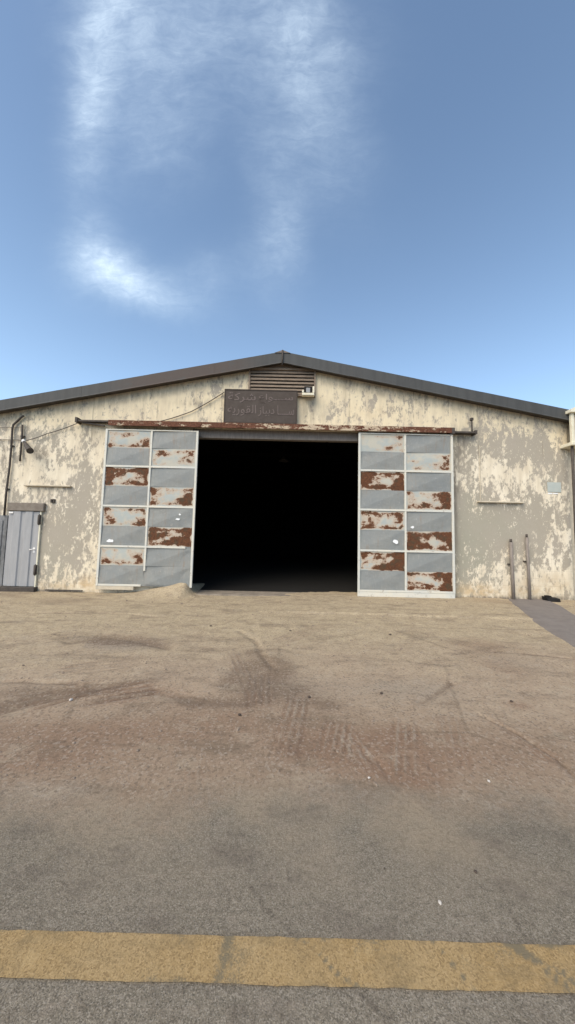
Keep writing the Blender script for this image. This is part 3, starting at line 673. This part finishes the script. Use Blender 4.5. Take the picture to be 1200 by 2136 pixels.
def scrap(leaf, px, py, w, h, seed):
    x, z = W(px, py, YD-.03); m = MB(); r = random.Random(seed); n = 9
    pts = [(x+w/2*math.cos(t)*r.uniform(.65, 1.1), z+h/2*math.sin(t)*r.uniform(.6, 1.1)) for t in [2*math.pi*i/n for i in range(n)]]
    m.add([(a, YD-.022, b) for a, b in pts]+[(a, YD-.020, b) for a, b in pts], [tuple(range(n))[::-1], tuple(range(n, 2*n))]+[(i, (i+1) % n, n+(i+1) % n, n+i) for i in range(n)])
    m.build('paper_scrap', M['paper'], leaf)
scrap(dl, 371, 1083, .15, .06, 1); scrap(dl, 375, 1073, .06, .05, 2); scrap(dl, 230, 1128, .22, .11, 3)
scrap(dr, 826, 1130, .17, .13, 4); scrap(dr, 861, 1100, .10, .08, 5)

# ------------------------------------------------------------------ small steel door at the left
DX0, DX1 = W(15, 1140)[0], W(80, 1140)[0]; DZ0, DZ1 = .10, 2.14
m = MB(); prof = []; xs = np.linspace(DX0, DX1, 121)
for x in xs:
    u = (x-DX0)/(DX1-DX0); r = 0.0
    for a, b in ((.17, .42), (.55, .80)): r = max(r, float(sstep(a-.02, a+.02, np.array(u))*sstep(b+.02, b-.02, np.array(u))))
    prof.append(D-.035-.028*r)
m.v = [(x, y, DZ0) for x, y in zip(xs, prof)]+[(x, y, DZ1) for x, y in zip(xs, prof)]
n = len(xs); m.f = [(i, i+1, n+i+1, n+i) for i in range(n-1)]; m.sm = [False]*len(m.f)
m.box(DX0, DX1, D-.030, D-.004, DZ0, DZ1)
sd = m.build('steel_door', M['small_door'], house, recalc=False)
hx, hz = W(70, 1146, D-.06)
MB().tube([(hx, D-.036, hz), (hx, D-.085, hz)], .018, 10).tube([(hx, D-.085, hz), (hx-.09, D-.085, hz-.005)], .012, 8).box(hx-.03, hx+.03, D-.042, D-.0355, hz-.09, hz+.05, .003).build('handle', M['white'], sd)
MB().box(DX0-.02, DX1+.13, D-.09, D-.003, DZ1+.012, DZ1+.24, .012).build('door_lintel', M['door_frame'], sd)
m = MB().box(DX1+.012, DX1+.05, D-.055, D-.003, DZ0-.02, DZ1+.01, .006)
m.build('frame', M['cream_steel'], sd)
for z in (1.92, .55): MB().box(DX1-.02, DX1+.07, D-.085, D-.056, z-.13, z+.13, .006).tube([(DX1+.04, D-.098, z-.15), (DX1+.04, D-.098, z+.15)], .018).build('hinge', M['dark_steel'], sd)
MB().box(DX0+.03, DX0+.15, D-.075, D-.0665, DZ1-.06, DZ1-.015, .002).build('door_plate', M['white'], sd)
MB().box(DX0-.05, DX1+.08, D-.14, D-.003, -.2, DZ0-.015, .01).build('door_step', M['dark_steel'], sd)
m = MB().box(DX0-.52, DX0-.012, D-.05, D-.004, DZ0, DZ1-.12).box(DX0-.48, DX0-.12, D-.07, D-.051, DZ0+.1, DZ1-.25, .01)
so = m.build('side_panel', M['stained'], sd); so['label'] = 'dark stained steel panel left of the grey door'

# blocked windows and their sills
for (x0, x1, y) in ((995, 1090, 1047), (55, 151, 1013)):
    xa, z = W(x0, y); xb, _ = W(x1, y)
    bw = MB().box(xa, xb, D-.10, D-.002, z-.022, z+.022, .012).build('window_sill', M['ledge'], house)
xa, z = W(1002, 1047); z1 = W(1000, 930)[1]
MB().box(xa, xa+.022, D-.014, D-.001, z+.03, z1, .004).build('window_edge', M['ledge'], house)

# ------------------------------------------------------------------ things on the front of the building
sx0, sz1 = W(469, 812, D-.14); sx1, _ = W(621, 814, D-.14); sz0 = W(545, 883, D-.14)[1]; sz1 = W(545, 813, D-.14)[1]
sg = empty('sign', ((sx0+sx1)/2, D-.14, sz0), 'dark brown sign board with faded arabic lettering above the doorway', 'sign')
MB().box(sx0, sx1, D-.14, D-.10, sz0, sz1, .006).build('board', M['sign'], sg)
for xx in (sx0+.2, sx1-.26): MB().box(xx, xx+.06, D-.099, D-.002, sz0+.05, sz1-.05).build('bracket', M['dark_steel'], sg)
m = MB(); w = .028
m.box(sx0, sx1, D-.150, D-.141, sz0, sz0+w).box(sx0, sx1, D-.150, D-.141, sz1-w, sz1).box(sx0, sx0+w, D-.150, D-.141, sz0+w+.001, sz1-w-.001).box(sx1-w, sx1, D-.150, D-.141, sz0+w+.001, sz1-w-.001)
m.build('border', M['sign_edge'], sg)
def lettering(text, xa, xb, zb, zh):
    c = bpy.data.curves.new('lettering', 'FONT'); c.body = text; c.extrude = .004; c.resolution_u = 3; c.offset = .006
    t = bpy.data.objects.new('lettering_curve', c); COL.objects.link(t); bpy.context.view_layer.update()
    me = bpy.data.meshes.new_from_object(t.evaluated_get(bpy.context.evaluated_depsgraph_get()))
    COL.objects.unlink(t); bpy.data.objects.remove(t)
    co = np.zeros(len(me.vertices)*3); me.vertices.foreach_get('co', co); co = co.reshape(-1, 3)
    mn, mx = co.min(0), co.max(0); off = wloc(sg); new = np.zeros_like(co)
    new[:, 0] = xa+(co[:, 0]-mn[0])/(mx[0]-mn[0])*(xb-xa)-off.x
    new[:, 2] = zb+(co[:, 1]-mn[1])/(mx[1]-mn[1])*zh-off.z
    new[:, 1] = D-.1425-(co[:, 2]-mn[2])/(mx[2]-mn[2])*.004-off.y
    me.vertices.foreach_set('co', new.ravel()); me.update(); me.materials.clear(); me.materials.append(M['letter'])
    o = bpy.data.objects.new('lettering', me); COL.objects.link(o); o.parent = sg
bw_, bh_ = sx1-sx0, sz1-sz0
for word, a, b, c, h in (('\ufe94\ufedb\ufeae\ufeb7', .05, .43, .60, .30), ('\ufec9\ufe8d\ufeee\u0640\u0640\u0640\ufeb3', .47, .94, .60, .28),
                         ('\ufeea\ufef3\ufead\ufeee\ufed8\ufedf\ufe8d', .05, .44, .21, .33), ('\ufeaf\ufe8e\ufef4\ufe91\ufea9', .47, .69, .21, .30), ('\ufe8e\u0640\u0640\u0640\u0640\ufeb3', .73, .96, .26, .28)):
    lettering(word, sx0+a*bw_, sx0+b*bw_, sz0+c*bh_, h*bh_)

# flood light at the foot of the vent
fx, fz = W(643, 818, D-.2)
fl = empty('floodlight', (fx, D-.1, fz), 'small white floodlight fixed at the lower corner of the roof vent', 'light')
m = MB().box(fx-.17, fx+.17, D-.30, D-.16, fz-.13, fz-.06, .012).box(fx-.17, fx-.12, D-.30, D-.16, fz-.059, fz+.02, .008).box(fx+.12, fx+.17, D-.30, D-.16, fz-.059, fz+.13, .008)
m.build('housing', M['cream_steel'], fl)
m = MB().box(fx-.115, fx+.115, D-.27, D-.17, fz-.055, fz+.14, .012); m.build('body', M['black'], fl)
MB().box(fx-.06, fx+.05, D-.286, D-.271, fz-.05, fz+.09, .006).build('lens', M['glass'], fl)
MB().tube([(fx, D-.165, fz-.02), (fx, D-.09, fz-.02)], .02).build('bracket', M['dark_steel'], fl)

# conduits, wires and wall lamp on the left
def wallpts(pts, y): return [(W(a, b, y)[0], y, W(a, b, y)[1]) for a, b in pts]
def solo(name, m, mat, loc, label, cat, group=None):
    o = m.build(name, mat, None, loc); return tag(o, label, cat, group)
p1 = wallpts([(50, 867), (44, 871), (36, 879), (28, 886), (26, 894), (24, 930), (20, 975), (14, 1020), (9, 1075)], D-.06)
m = MB().tube(p1, .026, 8)
for q in (p1[5], p1[7]): m.box(q[0]-.05, q[0]+.05, D-.05, D-.002, q[2]-.02, q[2]+.02)
solo('conduit', m, M['dark_steel'], (p1[-1][0], D, p1[-1][2]), 'long dark conduit with hooked top running down beside the small door', 'conduit')
p2 = wallpts([(47, 886), (46, 910), (44, 935), (42, 962)], D-.06)
m = MB().tube(p2, .024, 8); q = p2[1]; m.box(q[0]-.05, q[0]+.05, D-.05, D-.002, q[2]-.02, q[2]+.02)
solo('conduit', m, M['dark_steel'], (p2[-1][0], D, p2[-1][2]), 'short dark conduit stub holding the wall lamp', 'conduit')
a = wallpts([(50, 922), (58, 930), (70, 939), (80, 946)], D-.09)
lp = empty('wall_lamp', (a[0][0], D-.05, a[0][2]), 'dark shaded lamp with white cap pointing down from the left wall', 'lamp')
d = Vector((a[-1][0]-a[0][0], -.28, a[-1][2]-a[0][2]-.02)); s0 = Vector((a[0][0]+.02, D-.11, a[0][2]))
MB().tube([s0+d*t for t in (0, .3, .65, .95)], [.035, .05, .068, .085], 14, False).tube([s0+d*t for t in (.93, .90)], [.077, .07], 14).build('lamp_shade', M['dark_steel'], lp)
MB().tube([s0-d*.18, s0-d*.06, s0+d*.03], [.03, .05, .04], 12).build('cap', M['white'], lp)
MB().tube([(p2[2][0], D-.06, s0.z+.02), (s0.x-.03, D-.10, s0.z+.02)], .016).build('arm', M['dark_steel'], lp)
def cable(pts, y, r, label, sag=.0, n=10):
    P3 = wallpts(pts, y); out = []
    for (p, q) in zip(P3[:-1], P3[1:]):
        for i in range(n):
            t = i/n; out.append((p[0]+(q[0]-p[0])*t, y, p[2]+(q[2]-p[2])*t-sag*4*t*(1-t)))
    out.append(P3[-1]); solo('cable', MB().tube(out, r, 6), M['dark_steel'], out[0], label, 'cable', 'cables on the front wall')
cable([(50, 920), (100, 904), (166, 881)], D-.07, .011, 'dark cable rising from the wall lamp to the left rail end', .02)
cable([(330, 880), (400, 858), (468, 818)], D-.05, .013, 'dark cable rising from the rail to the sign board', .02)
cable([(-10, 917), (48, 918)], D-.04, .009, 'thin lower wire running level across the left wall edge', .0)
cable([(-10, 892), (45, 891)], D-.04, .006, 'thin upper wire running level across the left wall edge', .0)
qx, qz = W(112, 1045)
sb = empty('switch_box', (qx, D, qz), 'tiny dark switch box on bare plaster right of the small door', 'switch')
MB().box(qx-.06, qx+.06, D-.05, D-.002, qz-.05, qz+.05, .008).build('case', M['dark_steel'], sb)
MB().box(qx-.02, qx+.02, D-.060, D-.051, qz-.025, qz+.025, .003).build('button', M['black'], sb)

# pipes at the right
for (xt, yt, xb_, yb_, lab, mat, r) in ((1066, 1131, 1072, 1252, 'shorter grey pipe standing against the wall beside the right sliding door', 'pipe', .042), (1099, 1121, 1106, 1252, 'taller brown grey pipe standing against the wall nearer the corner', 'pipe', .036)):
    x1_, z1_ = W(xt, yt, D-.08); x0_, z0_ = W(xb_, yb_, D-.08)
    e = empty('pipe', (x0_, D-.08, 0), lab, 'pipe', 'pipes at the wall foot')
    MB().tube([(x0_, D-.08, -.05), (x0_*.5+x1_*.5, D-.08, z1_/2), (x1_, D-.08, z1_)], r, 12).build('tube', M[mat], e)
    MB().tube([(x1_, D-.08, z1_+.002), (x1_, D-.08, z1_+.09)], r*.72, 12).build('stub', M['dark_steel'], e)
    MB().box(x1_-.07, x1_+.07, D-.035, D-.002, z1_*.62-.02, z1_*.62+.02, .004).bar((x1_, D-.04, z1_*.62), (x1_, D-.002, z1_*.62), r*2.3, .035).build('clamp', M['dark_steel'], e)
# rubber block by the corner
ox, oz = W(1148, 1244, D-.12); gz = float(height(np.array(ox), np.array(D-.15)))
m = MB(); vs = []
for x, y, z in ((-.17, -.12, 0), (.17, -.10, 0), (.18, .09, 0), (-.18, .08, 0), (-.20, -.10, .12), (.15, -.10, .09), (.16, .08, .10), (-.20, .08, .13)): vs.append((ox+x, D-.16+y, gz+z-.008))
m.add(vs, [(3, 2, 1, 0), (4, 5, 6, 7), (0, 1, 5, 4), (1, 2, 6, 5), (2, 3, 7, 6), (3, 0, 4, 7)])
m.box(ox-.16, ox-.05, D-.24, D-.10, gz+.115, gz+.15, .01)
solo('rubber_block', m, M['black'], (ox, D-.16, gz), 'flat black rubber block lying at the wall foot by the right corner', 'block')
# faded notice
nx_, nz_ = W(1157, 1017, D-.02)
nt = empty('notice', (nx_, D, nz_), 'faded pale blue notice board peeling off the right wall', 'notice')
MB().box(nx_-.19, nx_+.19, D-.016, D-.002, nz_-.13, nz_+.15, .003).build('board', M['notice'], nt)
MB().box(nx_-.18, nx_-.06, D-.010, D-.002, nz_-.185, nz_-.15).box(nx_-.03, nx_+.10, D-.010, D-.002, nz_-.18, nz_-.15).build('strip', M['paper'], nt)

# neighbouring cream steel frame on the right
YN = D-.30
fr = empty('steel_frame', (8.2, YN, 0), 'cream painted steel frame with ledges and a dark post at the right corner', 'frame')
fx0, fz1 = W(1186, 855, YN); px_, _ = W(1193, 880, YN); _, lz = W(1190, 927, YN)
for xx in (px_-.04, px_+1.3): MB().box(xx, xx+.075, YN-.04, YN+.04, lz+.051, fz1-.06, .006).build('upright', M['cream_steel'], fr)
m = MB().box(fx0-.03, fx0+1.7, YN-.10, YN+.5, lz-.045, lz+.05, .012); m.build('ledge', M['cream_steel'], fr)
m = MB(); m.add([(fx0-.03, YN-.12, fz1-.02), (fx0+.42, YN-.12, fz1+.20), (fx0+1.7, YN-.12, fz1+.20), (fx0+1.7, YN-.12, fz1-.05), (fx0-.03, YN-.12, fz1-.10)]+[(fx0-.03, YN+.5, fz1-.02), (fx0+.42, YN+.5, fz1+.20), (fx0+1.7, YN+.5, fz1+.20), (fx0+1.7, YN+.5, fz1-.05), (fx0-.03, YN+.5, fz1-.10)], [(4, 3, 2, 1, 0), (5, 6, 7, 8, 9)]+[(i, (i+1) % 5, 5+(i+1) % 5, 5+i) for i in range(5)])
m.build('canopy', M['cream_steel'], fr)
MB().box(px_+.05, px_+1.29, YN+.02, YN+.035, lz+.052, fz1-.12).build('panel', M['ledge'], fr)
MB().tube([(px_-.005, YN+.02, -.05), (px_-.005, YN+.02, lz-.046)], .035, 10).tube([(px_+1.34, YN+.02, -.05), (px_+1.34, YN+.02, lz-.046)], .035, 10).build('post', M['dark_steel'], fr)

bwl = empty('boundary_wall', (9.4, D+.1, 0), 'pale plastered wall behind the steel frame at the right corner', 'wall')
MB().box(XR+.01, 11.2, D+.05, D+.27, -.2, 5.20, .01).build('wall_face', M['ledge'], bwl)
MB().box(XR+.012, 11.25, D+.01, D+.31, 5.201, 5.27, .015).build('coping', M['cream_steel'], bwl)

# lamp hanging inside, barely seen
ix, iz = W(592, 962, D+4)
hl = empty('pendant_lamp', (ix, D+4, iz), 'dim pendant lamp hanging from the first truss inside the dark hall', 'lamp')
MB().tube([(ix, D+4, iz), (ix, D+4, iz+.08), (ix, D+4, iz+.2)], [.22, .12, .04], 14).build('lamp_shade', M['dark_steel'], hl)
MB().tube([(ix, D+4, iz+.2), (ix, D+4, 6.5)], .01).build('cord', M['black'], hl)

# ------------------------------------------------------------------ stones
def stone(bmr, r, sq, seed, sub=1):
    bm = bmesh.new(); bmesh.ops.create_icosphere(bm, subdivisions=sub, radius=1); rr = random.Random(seed)
    ax = [rr.uniform(.7, 1.2), rr.uniform(.7, 1.2), sq]
    for v in bm.verts:
        k = rr.uniform(.8, 1.15); v.co = Vector((v.co.x*ax[0], v.co.y*ax[1], v.co.z*ax[2]))*r*k
    return bm
def one_stone(px, py, r, mat, label, seed, sq=.6, name='stone'):
    x, y = G(px, py); z = float(height(np.array(x), np.array(y)))+.006
    if y < 2.2: z = .006
    r *= .5 if r > .02 else .75; bm = stone(None, r, sq, seed, 2)
    for v in bm.verts: v.co += Vector((x, y, z+r*sq*.5))
    solo(name, MB().bm(bm), M[mat], (x, y, z), label, 'stone', 'loose stones on the ground')
for a in ((918, 1887, .012, 'stone_white', 'small white stone on the asphalt above the yellow line', 1), (992, 1822, .010, 'stone_dark', 'small dark pebble on the asphalt right of the white stone', 2), (802, 1815, .007, 'stone_dark', 'tiny dark pebble on the asphalt left of the white stone', 13),
          (814, 1326, .06, 'stone_dark', 'flat dark stone in the sand in front of the right sliding door', 3, .35), (1067, 1465, .035, 'stone_dark', 'reddish dark stone on the right side of the dirt', 4), (500, 1493, .028, 'stone_dark', 'round black pebble in the dirt below the ruts', 5),
          (796, 1448, .03, 'stone_dark', 'brown pebble among gravel in the middle of the yard', 6), (440, 1305, .06, 'stone_dark', 'flat brown clod in front of the left doorway jamb', 7, .3), (148, 1462, .035, 'stone_white', 'pale stone lying by the left tyre ruts', 8, .5),
          (606, 1318, .05, 'stone_dark', 'flat dark clod in the sand before the open doorway', 9, .3), (770, 1625, .012, 'stone_white', 'pale pebble between the tyre treads', 10), (1020, 1632, .014, 'stone_white', 'pale pebble at the right edge of the dirt', 11), (645, 1455, .035, 'stone_dark', 'dark clod at the edge of the central stain', 12)): one_stone(*a)
mb = MB()
protos = []
for s in range(12):
    bm = stone(None, 1, random.uniform(.45, .75), 50+s, 1); bm.verts.index_update()
    protos.append(([v.co.copy() for v in bm.verts], [[v.index for v in f.verts] for f in bm.faces])); bm.free()
cnt = 0
while cnt < 5200:
    y = 2.2+6.6*random.random()**1.3; x = (random.random()*2-1)*(y*.95+.4)
    if float(fbm(np.array(x*.9), np.array(y*1.3), 40, 3)) < random.uniform(-.55, .35): continue
    if 6.9 < y and random.random() < .5: continue
    r = min(.022, .0045*math.exp(random.gauss(0, .5)))*(.6+.11*y); z = float(height(np.array(x), np.array(y)))
    vs, fs = protos[cnt % 12]; a = random.random()*6.28; c_, s_ = math.cos(a), math.sin(a)
    mb.add([(x+(v.x*c_-v.y*s_)*r, y+(v.x*s_+v.y*c_)*r, z+v.z*r+r*.2) for v in vs], fs); cnt += 1
gv = mb.build('gravel', M['stone'], recalc=False); tag(gv, 'fine loose gravel scattered over the dirt yard', 'gravel', kind='stuff')
# litter of planks and clods at the foot of the wall
for (pa_, pb_, lab) in (((95, 1232), (172, 1231), 'thin brown batten lying at the wall foot beside the small door'),):
    a = W(*pa_, D-.05); b = W(*pb_, D-.05)
    solo('batten', MB().bar((a[0], D-.05, .012), (b[0], D-.06, .012), .05, .03), M['dark_steel'], (a[0], D-.05, 0), lab, 'batten')

# ------------------------------------------------------------------ light, sky, camera
SUN_EL, SUN_AZ = math.radians(44), math.radians(218)     # azimuth from +Y towards +X: behind the camera, to the left
sd_ = Vector((math.sin(SUN_AZ)*math.cos(SUN_EL), math.cos(SUN_AZ)*math.cos(SUN_EL), math.sin(SUN_EL)))
sl = bpy.data.lights.new('sun', 'SUN'); sl.energy = 1.7; sl.angle = math.radians(55); sl.color = (1.0, .86, .70)
so = bpy.data.objects.new('sun', sl); so.rotation_euler = (-sd_).to_track_quat('-Z', 'Y').to_euler(); COL.objects.link(so)
w = bpy.data.worlds.new('World'); sc.world = w; w.use_nodes = True; t = w.node_tree; t.nodes.clear()
class WT(NT):
    def __init__(s, t): s.t = t
n = WT(t)
sky = n.n('ShaderNodeTexSky', sky_type='NISHITA', sun_disc=False, sun_elevation=SUN_EL, sun_rotation=SUN_AZ, altitude=200, air_density=1.0, dust_density=2.2, ozone_density=1.15)
gen = n.n('ShaderNodeTexCoord').outputs['Generated']; d = n.sep(gen)
dy = n.math('MAXIMUM', d[1], .02); u = n.math('DIVIDE', d[0], dy); v = n.math('DIVIDE', d[2], dy)
cmb = n.n('ShaderNodeCombineXYZ'); n.set(cmb.inputs[0], u); n.set(cmb.inputs[1], v); uv = cmb.outputs[0]
def uvp(x, y):
    r = ray(x, y); return r[0]/r[1], r[2]/r[1]
warp = n.noise(n.scale(uv, (1, 1, 1)), 3.0, 4, .6)
wv = n.math('MULTIPLY', n.math('SUBTRACT', warp, .5), .12)
uu = n.math('ADD', u, wv); vv = n.math('ADD', v, n.math('MULTIPLY', n.math('SUBTRACT', n.noise(uv, 2.3, 4, .6), .5), .2))
cm2 = n.n('ShaderNodeCombineXYZ'); n.set(cm2.inputs[0], uu); n.set(cm2.inputs[1], vv); cmb2 = cm2.outputs[0]
acc = 0.0
for (x, y, rx_, ry_, amp, rot) in ((210, 550, 62, 55, .95, 0), (270, 590, 95, 45, .62, -.4), (300, 605, 110, 36, .62, -.35), (190, 470, 50, 60, .30, 0), (195, 130, 50, 200, .70, 0), (190, 250, 40, 110, .30, 0), (260, 20, 110, 90, .45, 0), (440, 60, 190, 120, .38, 0),
                              (320, 300, 110, 90, .26, 0), (650, 180, 85, 190, .52, .25), (640, 60, 130, 130, .25, 0), (570, 380, 50, 130, .30, .2), (560, 540, 60, 80, .24, 0), (430, 580, 60, 50, .2, 0), (600, 500, 40, 120, .14, 0), (330, 180, 120, 120, .25, 0)):
    cu, cv = uvp(x, y); su = uvp(x+rx_, y)[0]-cu; sv = abs(uvp(x, y-ry_)[1]-uvp(x, y+ry_)[1])/2
    a = n.math('SUBTRACT', uu, cu); b = n.math('SUBTRACT', vv, cv); c_, s_ = math.cos(rot), math.sin(rot)
    p_ = n.math('ADD', n.math('MULTIPLY', a, c_/su), n.math('MULTIPLY', b, s_/su)); q_ = n.math('ADD', n.math('MULTIPLY', a, -s_/sv), n.math('MULTIPLY', b, c_/sv))
    e = n.math('POWER', 2.718, n.math('MULTIPLY', n.math('ADD', n.math('MULTIPLY', p_, p_), n.math('MULTIPLY', q_, q_)), -1.0))
    acc = n.math('ADD', acc, n.math('MULTIPLY', e, amp))
wisp = n.noise(n.scale(cmb2, (5.5, 7, 1)), 1, 6, .58, .5); broad = n.noise(n.scale(uv, (2, 1.3, 1)), 1, 5, .6)
tex = n.math('ADD', n.math('MULTIPLY', n.ss(wisp, .25, .80), .75), n.math('MULTIPLY', n.ss(broad, .3, .7), .45))
den = n.math('MULTIPLY', acc, n.math('ADD', .20, n.math('MULTIPLY', tex, .48)))
den = n.math('MULTIPLY', den, n.math('GREATER_THAN', d[1], .02))
fib = n.noise(n.scale(cmb2, (14, 34, 1), (3, 1, 0)), 1, 7, .68, .8); fib2 = n.noise(n.scale(uv, (22, 16, 1)), 1, 6, .7, .6)
den = n.math('MULTIPLY', den, n.math('ADD', .62, n.math('ADD', n.math('MULTIPLY', n.ss(fib, .25, .80), .46), n.math('MULTIPLY', n.ss(fib2, .30, .75), .20))))
den = n.math('MINIMUM', den, .80)
cloud = n.n('ShaderNodeRGB'); cloud.outputs[0].default_value = (5.0, 5.9, 6.7, 1)
hz = n.math('POWER', 2.718, n.math('MULTIPLY', n.math('MAXIMUM', d[2], 0), -3.6))
pale = n.n('ShaderNodeRGB'); pale.outputs[0].default_value = (4.4, 6.5, 9.2, 1)
tint = n.n('ShaderNodeRGB'); tint.outputs[0].default_value = (.74, .82, .85, 1)
base = n.mix(n.math('MULTIPLY', hz, .97), n.mix(1.0, sky.outputs[0], tint.outputs[0], 'MULTIPLY'), pale.outputs[0])
colr = n.mix(n.math('MULTIPLY', den, .85), base, cloud.outputs[0])
bg = n.n('ShaderNodeBackground'); n.set(bg.inputs[0], colr); bg.inputs[1].default_value = .10
t.links.new(bg.outputs[0], n.n('ShaderNodeOutputWorld').inputs[0])

cam = bpy.data.cameras.new('camera'); co = bpy.data.objects.new('camera', cam); COL.objects.link(co); sc.camera = co
cam.sensor_fit = 'VERTICAL'; cam.sensor_height = 24; cam.lens = F_PX/2136*24; cam.clip_end = 8000; cam.clip_start = .05
R_ = Vector((1, 0, 0)); U_ = Vector((0, -math.sin(PITCH), math.cos(PITCH))); F_ = Vector((0, math.cos(PITCH), math.sin(PITCH)))
xc = R_*math.cos(ROLL)+U_*math.sin(ROLL); yc = -R_*math.sin(ROLL)+U_*math.cos(ROLL)
mt = Matrix((xc, yc, -F_)).transposed().to_4x4(); mt.translation = (0, 0, EYE); co.matrix_world = mt
vs_ = sc.view_settings; vs_.view_transform = 'Standard'; vs_.look = 'None'; vs_.exposure = 1.13; vs_.gamma = 1
